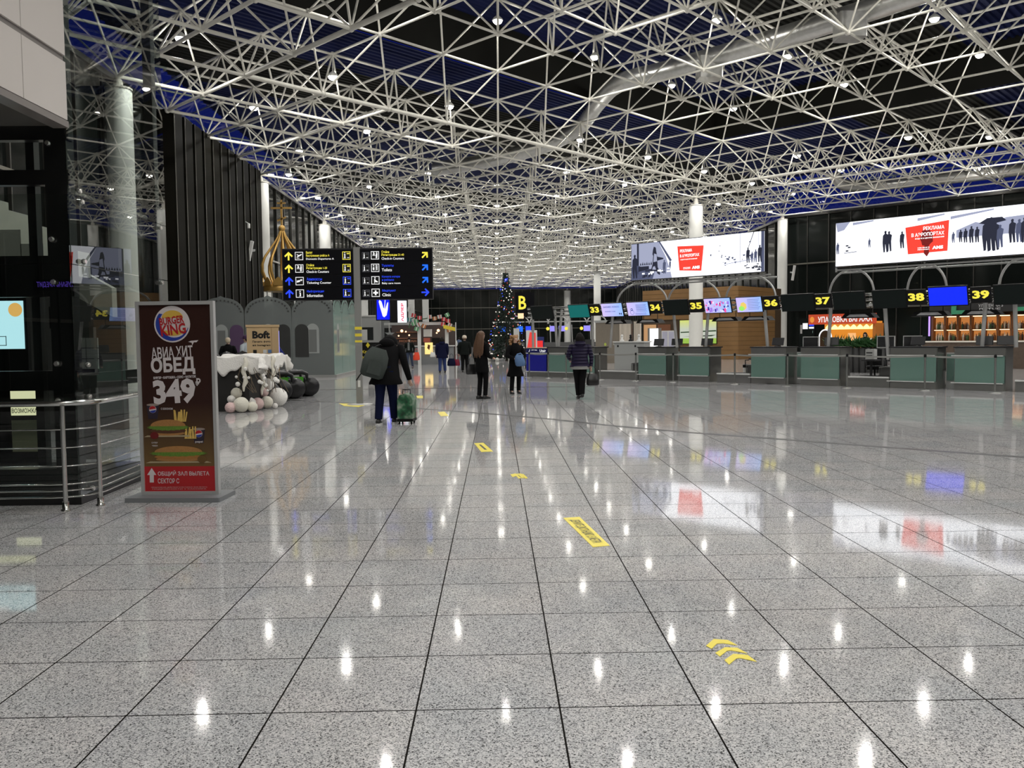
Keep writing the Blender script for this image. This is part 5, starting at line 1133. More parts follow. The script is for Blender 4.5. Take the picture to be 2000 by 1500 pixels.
# Christmas tree
t = thing('christmas_tree', 'tall dark Christmas tree with coloured lights in the middle of the hall', 'tree', (.72, 57.5, 0))
mb = MB(); mb.cyl((0,0,0),(0,0,6.0), .09, .02, n=8); mb.build('trunk', mat('bark', (.05,.03,.02), .8), t)
rng = random.Random(11); mb = MB()
for k in range(3600):
    z = .2+5.75*rng.random()**1.25; R = 1.42*(1-z/6.15)+.04; a = rng.random()*2*PI; c_, s_ = math.cos(a), math.sin(a)
    r0 = R*rng.uniform(.25,.8); L_ = rng.uniform(.16,.34)*(.5+.5*(1-z/6.2)); p0 = Vector((c_*r0, s_*r0, z)); p1 = Vector((c_*(r0+L_), s_*(r0+L_), z-rng.uniform(-.02,.14))); w = rng.uniform(.03,.055)
    n = Vector((-s_, c_, 0))*w; mid = (p0+p1)*.5
    mb.add([p0, mid+n, p1, mid-n, mid+Vector((0,0,.05))], [(0,4,1),(1,4,2),(2,4,3),(3,4,0),(0,1,2,3)])
tag(mb.build('needle_sprays', mat('fir_green', (.008,.022,.012), .8), t), kind='stuff')
bl = [glow('bulb_white', (1,.9,.8), 1.3), glow('bulb_blue', (.05,.1,1), 1.0), glow('bulb_red', (1,.12,.08), .7)]
bd = []
for m in bl[:3]: q_ = MB(); q_.ball((0,0,0), .036, 8, 6); bd.append(q_.build('fairy_light', m, t, (0,-.5,3)).data)
for k in range(125):
    z = .25+5.5*rng.random()**1.2; R = (1.42*(1-z/6.15)+.07)*rng.uniform(.85,1.06); a = PI+rng.random()*PI if k % 5 else rng.random()*2*PI
    link('fairy_light', bd[k % 4 if k % 4 < 3 else 0], t, (R*math.cos(a), R*math.sin(a), z))
mb = MB(); mb.ball((0,-.08,5.45), .13, 10, 7); mb.build('blue_top_ball', bl[1], t); mb = MB(); mb.cyl((0,0,5.9),(0,0,6.35), .04, .005, n=6); mb.build('spire', mat('spire', (.1,.03,.02), .5), t)
for k in range(9):
    a = 2*PI*k/9; mb = MB(); mb.ball((1.3*math.cos(a), 1.3*math.sin(a), .1), .14, 10, 7); mb.build('base_globe', mat('base_globe', (.6,.6,.55), .5), t)
# ---- grey service block and posters on the left
t = thing('service_block', 'grey two storey service block behind the direction sign', 'building', (-10.4, 56, 0))
BLK = mat('block_grey', (.22,.23,.23), .55); BLK2 = mat('block_light', (.36,.37,.36), .55)
mb = MB(); mb.bb(-.6, 2.75, 0, 4, 0, 3.1); mb.build('wall', BLK2, t); mb = MB(); mb.bb(2.75, 4.5, .6, 4, 0, 2.85); mb.build('wall', BLK, t); mb = MB(); mb.bb(4.5, 5.6, 1.2, 4, 0, 2.7); mb.build('wall', BLK, t)
for x0, x1, z0, z1, y in ((.9,2.3,1.5,2.35,-.01),(2.95,3.6,1.2,2.3,.59),(3.7,4.3,.0,2.15,.59)): mb = MB(); mb.bb(x0,x1,y,y+.02,z0,z1); mb.build('window', mat('block_window', (.02,.022,.022), .2), t)
mb = MB(); mb.bb(1.35,1.9,-.02,-.01,1.5,2.2); mb.build('blind', LGREY, t)
mb = MB(); mb.bb(-.6,2.8,-.05,4,3.06,3.14); mb.build('cornice', LGREY, t)
mb = MB(); mb.bb(3.85,4.1,.5,.58,2.35,2.75); mb.build('speaker_box', BLACK, t)
for x, lab in ((-9.25,'pale square pillar left of the blue bird poster'),(-6.95,'pale pillar between the blue and the white poster'),(-5.95,'pale pillar right of the white poster'),(-4.95,'slim pale pillar left of the gift box kiosk')):
    tp = thing('pillar', lab, 'pillar', (x, 60, 0)); mb = MB(); mb.bb(-.22 if x > -9 else -.4, .2, -.15, .2, 0, 6.2); mb.build('shaft', LGREY, tp); mb = MB(); mb.bb(-.45,.4,-.25,.3,0,.1); mb.build('base', GREYP, tp)
t = thing('bird_poster', 'bright blue lit poster with a white bird, tilted under the direction sign', 'poster', (-7.42, 53, 0), .25)
mb = MB(); mb.bb(-.05,.9,.01,.2,2.72,4.3); mb.build('case', BLACK, t); plate(t, 'blue_face', rect(0,.85,2.78,4.25), 0, glow('poster_blue', (.0,.01,1), 1.1))
plate(t, 'bird_body', [(.35,3.0),(.45,2.92),(.6,3.05),(.68,3.4),(.72,3.85),(.66,3.85),(.52,3.45),(.42,3.5),(.3,3.9),(.18,4.02),(.12,3.9),(.2,3.55),(.3,3.2)], -.01, WHL); plate(t, 'bird_neck', [(.45,3.4),(.5,3.4),(.56,4.2),(.52,4.22)], -.012, WHL)
t = thing('white_poster', 'white lit poster with red lettering next to the blue bird poster', 'poster', (-6.15, 53, 0), .3)
mb = MB(); mb.bb(-.45,.65,.01,.2,2.4,4.2); mb.build('case', BLACK, t); plate(t, 'white_face', rect(.02,.60,2.48,3.95), 0, glow('poster_white', (.9,.93,1), 1.2))
o = tb('АДЛЕР', 0, 1.15, 0, .18, 0, glow('poster_text_red', (.9,.05,.12), 1), t, bold=.04)
for v_ in o.data.vertices: x, y, z = v_.co; v_.co = (.42-z, -.006, 2.65+x)
t = thing('red_beacon', 'small glowing red orange ball between the posters', 'light', at(769,590,Y=59.6)); mb = MB(); mb.ball((0,0,0), .09, 10, 7); mb.build('globe', glow('beacon', (1,.35,.2), 3), t); mb = MB(); mb.tube([V_(0,0,.05),V_(0,0,.3),V_(.15,.3,.3)], .015, 6); mb.build('bracket', BLACK, t)
# ---- gift box cafe kiosk
t = thing('cafe_kiosk', 'small lit cafe kiosk with white posts and a grey counter, topped with gift boxes', 'kiosk', (-5.9, 50.6, 0))
mb = MB(); mb.bb(.2,3.35,.3,.4,0,1.08); mb.build('counter_front', mat('kiosk_grey', (.20,.21,.22), .5), t); mb = MB(); mb.bb(.15,3.4,.2,.7,1.08,1.14); mb.build('counter_top', WHITE, t)
for x in (1.30,2.95): mb = MB(); mb.bb(x-.1,x+.1,.1,.3,0,2.55); mb.build('white_post', WHITE, t)
mb = MB(); mb.bb(1.25,3.05,.1,.35,2.38,2.55); mb.build('header', WHITE, t); mb = MB(); mb.bb(-.9,1.3,.9,1.0,2.40,2.55); mb.build('side_header', GREYP, t)
mb = MB(); mb.bb(-.6,3.4,2.2,2.3,0,2.4); mb.build('back_wall', mat('kiosk_back', (.07,.05,.045), .6), t)
mb = MB(); mb.bb(-.3,1.15,2.0,2.2,1.55,1.62); mb.bb(-.3,1.15,2.0,2.2,1.95,2.0); mb.build('back_shelves', mat('shelf_brown', (.25,.12,.07), .5), t)
WARM = glow('warm_bulb', (1,.55,.28), 3.2)
for x, z in ((.10,2.05),(.35,2.0),(2.35,2.05),(2.25,1.9),(-.1,1.75),(.55,1.78)): mb = MB(); mb.ball((x,1.6,z), .09 if z > 2.02 else .05, 10, 7); mb.build('warm_globe', WARM, t)
plate(t, 'lit_menu', rect(1.62,2.10,.62,1.32), .18, glow('menu_amber', (1,.72,.25), 1.2)); plate(t, 'menu_figure', ell(1.86,1.05,.09,.16,9,jag=.2), .176, mat('menu_brown', (.15,.05,.01), .5))
plate(t, 'red_panel', rect(1.55,1.95,1.35,1.6), .2, mat('kiosk_red', (.45,.10,.06), .5)); tb('MOЯEAH', -.1, .95, 1.35, 1.5, 1.95, mat('kiosk_sign', (.5,.22,.12), .5), t)
mb = MB(); mb.rbox((1.75,.9,1.9), (.5,.4,.45), .06); mb.build('white_machine', WHITE, t); mb = MB(); mb.bb(2.0,2.5,.9,1.2,1.14,1.6); mb.build('coffee_machine', BLACK, t)
gb = [(.75,2.7,'a'),(1.0,2.95,'b'),(1.15,2.62,'c'),(1.35,2.8,'b'),(1.3,2.4,'d'),(1.0,2.45,'c'),(1.6,2.3,'e'),(1.95,2.85,'d'),(2.25,2.75,'e'),(2.55,2.85,'d'),(2.8,2.7,'b'),(3.0,2.95,'c'),(3.05,2.6,'b'),(3.15,2.35,'d'),(2.75,2.4,'b'),(1.15,2.15,'c'),(3.1,2.05,'e')]
gm = {'a': (.05,.22,.22), 'b': (.5,.03,.04), 'c': (.10,.32,.14), 'd': (.6,.6,.56), 'e': (.42,.15,.05)}
gn = {'a': 'teal', 'b': 'red', 'c': 'green', 'd': 'white', 'e': 'orange'}
for k, (x, z, c_) in enumerate(gb):
    o = thing('gift_box', f'small {gn[c_]} gift box at the {["left","middle","right"][0 if x < 1.55 else (1 if x < 2.65 else 2)]} of the cafe kiosk top, {"high" if z > 2.65 else "low"}', 'gift box', (-5.9+x, 50.6-.05, z), 0, 'gift boxes on top of the cafe kiosk')
    o.rotation_euler = (0, random.uniform(-.5,.5), .2)
    mb = MB(); mb.rbox((0,0,0), (.24,.2,.22), .01); mb.build('box', mat('gift_'+gn[c_], gm[c_], .5), o); mb = MB(); mb.bb(-.025,.025,-.104,.104,-.114,.114); mb.build('ribbon', mat('ribbon_'+('w' if c_ != 'd' else 'r'), (.7,.7,.66) if c_ != 'd' else (.5,.03,.03), .5), o)
mb = MB(); mb.tube([V_(.7,.0,2.2),V_(.85,.0,2.75),V_(1.15,0,2.9),V_(1.35,0,2.7),V_(2,.0,2.8),V_(2.8,0,2.75),V_(3.05,0,2.9),V_(3.1,0,2.5),V_(3.1,.0,2.0)], .03, 6); mb.build('garland_rail', mat('garland_green', (.05,.12,.05), .7), t)
t = thing('yellow_banner', 'yellow banner on a pole right of the cafe kiosk', 'banner', (-2.75, 50, 0)); mb = MB(); mb.prism([(-.35,2.15),(.35,1.98),(.35,2.2),(-.35,2.36)], 0, .03); mb.build('sheet', mat('banner_yellow', (.8,.62,.04), .5), t); mb = MB(); mb.cyl((.38,0,0),(.38,0,2.5), .03, n=8); mb.build('pole', WHITE, t)
for k, (x, z) in enumerate(((-5.55,1.85),(-5.6,1.25))):
    o = thing('paper_star', ['upper silver paper star in front of the cafe kiosk','lower silver paper star in front of the cafe kiosk'][k], 'star', (x-.9+.01*k, 51.45, z)); mb = MB()
    mb.prism([((.32 if i%2==0 else .12)*math.cos(PI*i/5+.3), (.32 if i%2==0 else .12)*math.sin(PI*i/5+.3)) for i in range(10)], -.02, .02); mb.build('star_shape', mat('star_silver', (.4,.42,.42), .3, .5), o); mb = MB(); mb.cyl((0,0,.1),(0,0,2.55-z), .012, n=5); mb.build('thread', WHITE, o)
# ---- baggage wrapping stand
C = 62
sa, za = inv(1588, 618, C); sb, zb = inv(1719, 613, C)
t = thing('wrapping_stand', 'orange lit baggage wrapping stand with a red Cyrillic sign', 'shop', sc(sa, C), A45); w = sb-sa
mb = MB(); mb.rbox((w/2, -.5, 2.33), (w, .3, .52), .1); mb.build('sign_board', glow('sign_red', (.62,.07,.02), .8), t)
tb('УПАКОВКА БАГАЖА', w*.16, w*.96, 2.17, 2.47, -.66, WHL, t, bold=.02); plate(t, 'round_logo', ell(w*.07, 2.32, .12, .16, 14), -.665, glow('sign_orange', (1,.35,.05), .8))
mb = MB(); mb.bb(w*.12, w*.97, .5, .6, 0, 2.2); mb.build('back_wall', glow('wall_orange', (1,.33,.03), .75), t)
mb = MB(); mb.bb(w*.95, w*.99, -.5, .6, 0, 2.1); mb.build('side_wall', mat('wall_orange_side', (.6,.2,.03), .5), t)
for k in range(8): mb = MB(); mb.lathe((w*(.2+.095*k), .35, 1.92), [(.16,-.12),(.15,0),(.03,.12)], 10); mb.build('warm_downlight', glow('downlight', (1,.75,.25), 2.2), t)
for x0, x1, z0, z1 in ((.28,.42,1.3,1.34),(.3,.42,1.2,1.23),(.68,.74,1.25,1.32),(.78,.84,1.25,1.32),(.86,.9,1.25,1.32)): plate(t, 'white_print', rect(w*x0, w*x1, z0, z1), .49, glow('soft_white', (1,.8,.6), 1))
plate(t, 'poster', rect(w*.48, w*.6, 1.0, 1.6), .48, glow('poster_peach', (1,.5,.2), 1)); mb = MB(); mb.bb(w*.2,w*.95,-.2,.3,0,.95); mb.build('counter', mat('stand_counter', (.35,.16,.06), .5), t)
plate(t, 'white_notice', rect(w*.5,w*.62,.75,.95), -.21, WHL)
t = thing('mirror_arch', 'white framed round topped mirror behind counter 37', 'mirror', sc(inv(1600,650,52)[0], 52), A45)
mb = MB(); p = [(.0,0),(.0,1.4)]+[(.28-.28*math.cos(PI*k/12), 1.4+.35*math.sin(PI*k/12)) for k in range(13)]+[(.56,0)]; mb.tube([Vector((x,0,z)) for x, z in p], .03, 6); mb.build('lit_frame', WHL, t)
mb = MB(); mb.prism([(.02,.1),(.54,.1),(.54,1.4)]+[(.28+.26*math.cos(PI*k/10), 1.4+.33*math.sin(PI*k/10)) for k in range(11)], .01, .03); mb.build('mirror', mat('mirror_brown', (.12,.07,.04), .15, .6), t)
LEAF = mat('leaf_green', (.035,.11,.03), .5, noise=.4, nscale=8); rng = random.Random(9)
for k in range(9):
    s_ = inv(1626+k*12, 660, 48)[0]; P = sc(s_, 48)
    o = thing('potted_plant', 'leafy green plant in the planter row before the orange stand', 'plant', P, A45, 'planter row before the orange stand')
    mb = MB(); mb.lathe((0,0,0), [(.12,0),(.17,.98),(.15,1.0)], 12); mb.build('pot', mat('pot_dark', (.03,.03,.03), .5), o)
    mb = MB()
    for i in range(44):
        a = rng.random()*2*PI; L_ = rng.uniform(.35,.72); e_ = rng.uniform(.4,1.3); d = Vector((math.cos(a)*math.cos(e_), math.sin(a)*math.cos(e_), math.sin(e_))); n = Vector((-math.sin(a), math.cos(a), 0))*.05
        b0 = Vector((0,0,.98)); mb.add([b0, b0+d*L_*.5+n, b0+d*L_-Vector((0,0,.08)), b0+d*L_*.5-n], [(0,1,2,3)])
    mb.build('foliage', LEAF, o)
t, w, zt, zb = seg('exit_portal', 'dark doorway with a small blue and white sign left of the orange stand', 'doorway', 1560, 1590, 622, 700, 66, BLACKG, .2, part='frame')
plate(t, 'white_pictogram', rect(.25,.55,zt-.62,zt-.28), -.01, WHL); plate(t, 'blue_text_bar', rect(.62,w*.98,zt-.45,zt-.30), -.01, BLUL); plate(t, 'white_text_bar', rect(.62,w*.98,zt-.60,zt-.50), -.01, WHL); plate(t, 'green_exit_bar', rect(.85,w*.9,zt-.85,zt-.72), -.01, glow('exit_pale', (.5,.8,.7), .8))
plate(t, 'yellow_disc', ell(w*.5, 1.22, .13, .13, 16), -.01, YEL); plate(t, 'grey_text', rect(.1,.22,1.6,2.1), -.01, mat('faint_text', (.3,.3,.3), .5))
# ---- bar with lit shelves
C = 62
sa, za = inv(1821, 616, C); sb = inv(2060, 616, C)[0]
t = thing('bar_shelving', 'warm lit bar shelves full of bottles behind counter 39', 'bar', sc(sa, C), A45); w = sb-sa
mb = MB(); mb.bb(0, w, .35, .45, 0, 2.5); mb.build('back_wall', mat('bar_back', (.20,.075,.02), .6, noise=.2, nscale=3), t)
SL = glow('shelf_strip', (1,.70,.40), 2.6); SW = mat('bar_shelf', (.20,.08,.03), .5)
nbay = 9
for k in range(nbay+1): mb = MB(); mb.bb(w*k/nbay-.04, w*k/nbay+.04, 0, .36, .9, 2.45); mb.build('upright', SW, t)
for z in (1.18, 1.72, 2.38): mb = MB(); mb.bb(0, w, 0, .36, z-.03, z); mb.build('shelf', SW, t)
for z in (2.30, 1.66, 1.12):
    for k in range(nbay): mb = MB(); mb.bb(w*k/nbay+.08, w*(k+1)/nbay-.08, .05, .08, z, z+.04); mb.build('light_strip', SL, t)
pl_ = glow('backlit_amber', (1,.36,.09), .5)
for k in range(nbay):
    for z0, z1 in ((1.72,2.28),(1.18,1.64)): mb = MB(); mb.bb(w*k/nbay+.06, w*(k+1)/nbay-.06, .33, .35, z0, z1); mb.build('backlit_panel', pl_, t)
mb = MB(); mb.bb(0, w, .30, .34, .95, 1.1); mb.build('backlit_counter', glow('backlit_yellow', (1,.62,.22), 1.4), t)
rng = random.Random(21)
BM = [mat('bottle_brown', (.20,.07,.02), .2), mat('bottle_clear', (.75,.62,.48), .2), mat('bottle_dark', (.05,.03,.02), .2), mat('bottle_green', (.06,.11,.04), .2)]
bm_ = []
for m in BM:
    q_ = MB(); q_.lathe((0,0,0), [(.045,0),(.048,.02),(.048,.19),(.018,.26),(.018,.34)], 8); me = q_.build('bottle', m, None); bm_.append(me.data); bpy.data.objects.remove(me)
nb_ = 0
for z in (1.72, 1.18):
    for k in range(nbay):
        for i in range(6):
            x = w*k/nbay+.16+i*(w/nbay-.3)/5; j = rng.randrange(4)
            P = sc(sa, C)+Vector((x+.18*1, x*-1+.18*1, 0))*0
            L = Matrix.Translation(sc(sa, C)) @ Matrix.Rotation(A45, 4, 'Z') @ Vector((x, .17, z))
            o = link('bottle', bm_[j], None, L, A45); tag(o, ('lower' if z < 1.5 else 'upper')+[' brown',' clear',' dark',' green'][j]+' bottle in the '+['first','second','third','fourth','fifth','sixth','seventh','eighth','ninth'][k]+' bay of the lit bar shelves from the left', 'bottle', 'bottles on the bar shelves'); o.scale = (1,1,rng.uniform(.75,1.15))
t2 = thing('bar_counter', 'long white topped bar counter before the bottle shelves', 'counter', sc(inv(1788,664,57)[0], 57), A45)
wb = inv(2060,664,57)[0]-inv(1788,664,57)[0]
mb = MB(); mb.bb(0, wb, 0, .5, 1.13, 1.19); mb.build('white_top', mat('bar_white', (.85,.8,.7), .3), t2); mb = MB(); mb.bb(.1, wb, .05, .45, 0, 1.13); mb.build('front', mat('bar_front', (.10,.07,.05), .5, noise=.3), t2)
mb = MB(); mb.bb(w*.2, w*.34, -.6, -.5, 2.42, 2.6); mb.bb(w*.2, w*.24, -.6, -.5, 2.6, 2.9); mb.build('green_awning', mat('awning_green', (.05,.30,.16), .5), t); mb = MB(); mb.bb(w*.72, w*.95, -.6, -.5, 2.5, 2.68); mb.build('green_awning', mat('awning_green', (.05,.30,.16), .5), t)
mb = MB(); mb.bb(0, w, -.45, .4, 2.5, 3.0); mb.build('canopy', mat('bar_canopy', (.02,.02,.02), .5), t)
tb('УЛЕТЕН НА 5', w*.42, w*.62, 2.72, 2.86, -.462, mat('chalk', (.5,.5,.5), .6), t); tb('ЛЕТЧЕ', w*.42, w*.60, 2.54, 2.68, -.462, mat('chalk', (.5,.5,.5), .6), t)
mb = MB(); mb.bb(-.14,-.08,-.1,-.04,1.4,2.6); mb.build('violet_tube', glow('violet_tube', (.5,.3,1), 1.5), t)
# small things along walls
for (px, py, kw, lab, ln_) in ((489,490,dict(X=-12.3),'slim white loudspeaker leaning out high on the dark left wall',1.0),(1550,533,dict(c=83.4),'slim white loudspeaker beside the slim column',1.1),(799,601,dict(Y=59.5),'slim white loudspeaker right of the white poster',.55)):
    P = at(px, py, **kw); o = thing('line_loudspeaker', lab, 'loudspeaker', P); o.rotation_euler = (.15,.25 if px < 1000 else .1,0)
    mb = MB(); mb.rbox((0,0,0), (.17,.14,ln_), .02); mb.build('cabinet', WHITE, o); mb = MB(); mb.bb(-.03,.03,.05,.7,-.05,.05); mb.build('bracket', GREYP, o)
P = at(486, 441, X=-12.2); o = thing('security_camera', 'white security camera on the dark folded wall', 'camera', P); mb = MB(); mb.lathe((0,0,0), [(.07,-.12),(.07,.1),(.03,.12)], 12); mb.build('camera_body', WHITE, o); mb = MB(); mb.tube([Vector((0,0,.1)),Vector((-.15,0,.2)),Vector((-.45,0,.2))], .025, 6); mb.build('arm', WHITE, o)
# ================================================================ PEOPLE
HBL = mat('hair_dark', (.008,.006,.005), .7, spec=.15); HBR = mat('hair_brown', (.11,.055,.028), .5, noise=.3, nscale=30); HCU = mat('hair_curly', (.32,.17,.07), .55, noise=.3, nscale=40); HGR = mat('hair_fair', (.45,.38,.28), .6)
EYE = mat('eye', (.03,.02,.02), .3); LIP = mat('lips', (.45,.12,.10), .5)
def V3(*a): return Vector(a)
def person(label, loc, rz, H, coat, pants, shoes, hair, hs='short', hem=.48, arms=None, feet=None, lean=0, headf=0, wid=1.0, hand=True, hat=None, face=True, hem_w=1.0, sleeve=None, hood=False, bare_hand=True):
    """front is local +y; arms: [(elbow),(hand)] right then left; feet: [(x,y,lift),(x,y,lift)]"""
    k = H/1.72
    t = thing('person', label, 'person', loc, rz)
    arms = arms or [((.27,-.02,1.12),(.27,.08,.86)), ((-.27,-.02,1.12),(-.27,.08,.86))]
    feet = feet or [(.11,0,0), (-.11,0,0)]
    def ln(z): return lean*max(0, z-.9)/.6
    sh = [V3(.185*wid, ln(1.38), 1.39), V3(-.185*wid, ln(1.38), 1.39)]
    nk = V3(0, ln(1.46), 1.47); hd = V3(0, ln(1.6)+headf*.8, 1.60-headf*.45); tp = V3(0, ln(1.68)+headf*1.2, 1.70-headf*.7)
    vs = []; es = []; rs = []
    def av(p, r, e=None):
        vs.append(tuple(V3(*p)*k)); rs.append((r[0]*k, r[1]*k) if isinstance(r, tuple) else (r*k, r*k)); i = len(vs)-1
        if e is not None: es.append((e, i))
        return i
    pel = av((0,0,.95), (.13,.10)); wa = av((0,ln(1.1),1.12), (.115,.09), pel); chs = av((0,ln(1.3),1.32), (.13,.10), wa); n_ = av(nk, .05, chs)
    j_ = av((hd+nk)/2+V3(0,.015,.015), .062, n_); h1 = av(hd, (.078,.092), j_); h2 = av(hd+(tp-hd)*.75, (.060,.07), h1)
    if face: av(hd+V3(0,.105,-.005-headf*.1), .012, h1)
    legs = []
    for q, (fx, fy, fl_) in enumerate(feet):
        sx = 1 if q == 0 else -1
        hip = av((sx*.09,0,.90), .075, pel); kn = V3((fx+sx*.09)/2, fy*.5+.03+fl_*.4, .50+fl_*.2); an = V3(fx, fy-.02, .085+fl_)
        ki = av(kn, .05, hip); ai = av(an, .035, ki); av(V3(fx, fy+.08, .05+fl_*.4), .018, ai); legs.append((hip, kn, an, fl_))
    hands = []
    for q, (el, hn) in enumerate(arms):
        s_ = av(sh[q], .05, chs); e_ = av(el, .036, s_); el = V3(*el); hn = V3(*hn); d = (hn-el).normalized()
        wr = av(hn-d*.02, .024, e_); pm_ = av(hn+d*.045, (.034,.018), wr); sd = d.cross(V3(0,1,0)); sd = sd.normalized() if sd.length > .1 else V3(1,0,0)
        hands.append((hn, d, sd, pm_, wr))
        if hand:
            cu = V3(0,1,0)-d*d.y
            cu = cu.normalized() if cu.length > .1 else V3(0,0,-1)
            for f, (o_, L_) in enumerate(((-.027,.062),(-.009,.074),(.009,.070),(.027,.055))):
                b_ = hn+d*.085+sd*o_; a_ = av(b_, .0085, pm_); c_ = av(b_+d*L_*.55+cu*.012, .0080, a_); av(b_+d*L_*.8+cu*.035, .0065, c_)
            sgn = 1 if q == 0 else -1
            b_ = hn+d*.03+sd*(-.036); a_ = av(b_, .010, wr); av(b_+d*.045-sd*.018+cu*.02, .008, a_)
    me = bpy.data.meshes.new('body'); me.from_pydata(vs, es, []); me.materials.append(SKIN)
    o = link('body', me, t); o.modifiers.new('skin', 'SKIN'); sv = me.skin_vertices[0].data
    for i, r in enumerate(rs): sv[i].radius = r
    sv[0].use_root = True; o.modifiers['skin'].use_smooth_shade = True; ss = o.modifiers.new('sub', 'SUBSURF'); ss.levels = 1; ss.render_levels = 1
    S = lambda v: V3(*v)*k
    # trousers / legs
    mb = MB()
    for hip, kn, an, fl_ in legs:
        h_ = V3(*vs[hip])/k
        mb.tube([S(h_+V3(0,0,.06)), S(h_), S((h_+kn)/2), S(kn), S((kn+an)/2), S(an+V3(0,0,.01))], [q*k*wid**.5 for q in (.10,.105,.092,.072,.066,.060)], 12)
    mb.ring([[V3(a_*k*wid*math.cos(2*PI*i/14), b__*k*math.sin(2*PI*i/14), z*k) for i in range(14)] for a_, b__, z in ((.10,.07,.84),(.155,.105,.90),(.155,.105,.98),(.12,.09,1.04))], 0); mb.build('trousers', pants, t)
    for q, (hip, kn, an, fl_) in enumerate(legs):
        mb = MB(); P = S(an); pitch = -fl_*2.2
        R = []
        for y, hw, zt_, zb_ in ((-.085,.03,.07,.0),(-.06,.042,.10,.0),(0,.045,.11,.0),(.06,.046,.075,.0),(.13,.047,.055,.0),(.175,.030,.04,.0)):
            ring = []
            for i in range(10):
                a = 2*PI*i/10; zz_ = (zt_+zb_)/2+(zt_-zb_)/2*math.sin(a); v_ = V3(hw*math.cos(a), y, zz_-.085)
                v_ = Matrix.Rotation(pitch, 3, 'X') @ v_; ring.append(P+v_*k+V3(0,0,0))
            R.append(ring)
        mb.ring(R, 0); mb.build('shoe', shoes, t)
    # coat
    mb = MB(); R = []; hz = hem*1.72
    prof_ = [(hz, .215*hem_w*wid, .16*hem_w), (hz+.02, .22*hem_w*wid, .165*hem_w), ((hz+.95)/2 if hz < .85 else hz+.04, .205*wid, .155), (max(.97, hz+.08), .19*wid, .15), (1.10, .17*wid, .135), (1.25, .19*wid, .145), (1.36, .205*wid, .135), (1.42, .165*wid, .105), (1.465, .09, .085), (1.49, .068, .07)]
    for z, rx, ry in prof_:
        R.append([S((rx*math.cos(2*PI*i/20), ln(z)+ry*math.sin(2*PI*i/20), z+(.012*math.sin(i*2.3) if z < hz+.01 else 0))) for i in range(20)])
    mb.ring(R, 0, True); mb.build('coat', coat, t)
    for q, (el, hn) in enumerate(arms):
        el = V3(*el); hn = V3(*hn); d = (hn-el).normalized()
        mb = MB(); mb.tube([S(sh[q]+V3((-.05 if q == 0 else .05),0,-.0)), S(sh[q]+V3(0,0,-.02)), S((sh[q]+el)/2), S(el), S((el+hn)/2), S(hn-d*.02)], [q_*k for q_ in (.06,.078,.072,.064,.056,.048)], 12); mb.build('sleeve', sleeve or coat, t)
    if hood: 
        mb = MB(); mb.ball(S((0, ln(1.45)-.07, 1.45)), .13*k, 14, 9, sc=(1.15,.75,.75)); mb.build('hood', coat, t)
    # head details
    if face:
        for s_ in (-1, 1):
            mb = MB(); mb.ball(S(hd+V3(s_*.033,.086,.010)), .010*k, 8, 6); mb.build('eye', EYE, t)
            mb = MB(); mb.ball(S(hd+V3(s_*.083,-.005,-.005)), .022*k, 8, 6, sc=(.4,.8,1.2)); mb.build('ear', SKIN, t)
        mb = MB(); mb.ball(S(hd+V3(0,.088,-.05)), .02*k, 8, 6, sc=(1.1,.3,.35)); mb.build('mouth', LIP, t)
    # hair
    mb = MB(); ax = hd+V3(0,-.012-headf*.1,.03)
    if hs in ('short','bob','long','curly'):
        R = []
        for a_ in range(0, 7):
            el_ = PI/2*(1-a_/6.0)*.999-.0
            R.append([S(ax+V3(.098*math.cos(el_)*math.cos(2*PI*i/16), (.112*math.cos(el_))*math.sin(2*PI*i/16)*(.82 if math.sin(2*PI*i/16) > .3 else 1)-(0 if math.sin(2*PI*i/16) < .3 else .0), .105*math.sin(el_)-.0)) for i in range(16)])
        R.reverse(); mb.ring(R, 0, True)
    if hs == 'short': mb.ball(S(ax+V3(0,-.055,-.035)), .075*k, 12, 8, sc=(1.15,.75,1.0))
    if hs == 'bob':
        mb.ball(S(ax+V3(0,-.045,-.06)), .105*k, 14, 10, sc=(1.15,.85,1.25)); 
    if hs == 'long':
        for x_ in range(-5, 6):
            xx = x_*.021; w_ = .022
            mb.tube([S(ax+V3(xx*.9,-.08+abs(xx)*.5,.05)), S(ax+V3(xx*1.1,-.105+abs(xx)*.45,-.08)), S(V3(xx*1.35, ln(1.4)-.135+abs(xx)*.3, 1.38)), S(V3(xx*1.4, ln(1.2)-.165+abs(xx)*.3, 1.20+.03*math.sin(x_*2.1))), S(V3(xx*1.1, ln(1.1)-.16+abs(xx)*.3, 1.08+.04*math.sin(x_*1.7)))], [q_*k for q_ in (w_,w_*1.2,w_*1.3,w_*1.2,w_*.5)], 7)
    if hs == 'curly':
        rg = random.Random(4)
        for i in range(70):
            a = rg.uniform(0, 2*PI); y_ = math.sin(a); 
            if y_ > .45: a = -a
            z_ = rg.uniform(-.24, .08); r_ = .10+.03*rg.random()+(.03 if z_ < -.05 else 0)
            mb.ball(S(ax+V3(r_*math.cos(a), r_*math.sin(a)*.85-.01, z_)), .034*k, 6, 5)
    if hs != 'none': mb.build('hair', hair, t)
    if hat:
        mb = MB(); R = []
        for r_, z_ in ((.102,-.03),(.108,.0),(.105,.05),(.08,.095),(.03,.115)): R.append([S(ax+V3(r_*math.cos(2*PI*i/16), r_*1.08*math.sin(2*PI*i/16), z_+.01)) for i in range(16)])
        mb.ring(R, 0, True)
        if hat[1]: mb.add([S(ax+V3(x, y, z)) for z in (.0,.012) for x, y in ((-.07,.08),(.07,.08),(.05,.19),(-.05,.19))], [(0,3,2,1),(4,5,6,7),(0,1,5,4),(1,2,6,5),(2,3,7,6),(3,0,4,7)])
        mb.build('hat', hat[0], t)
    return t, k
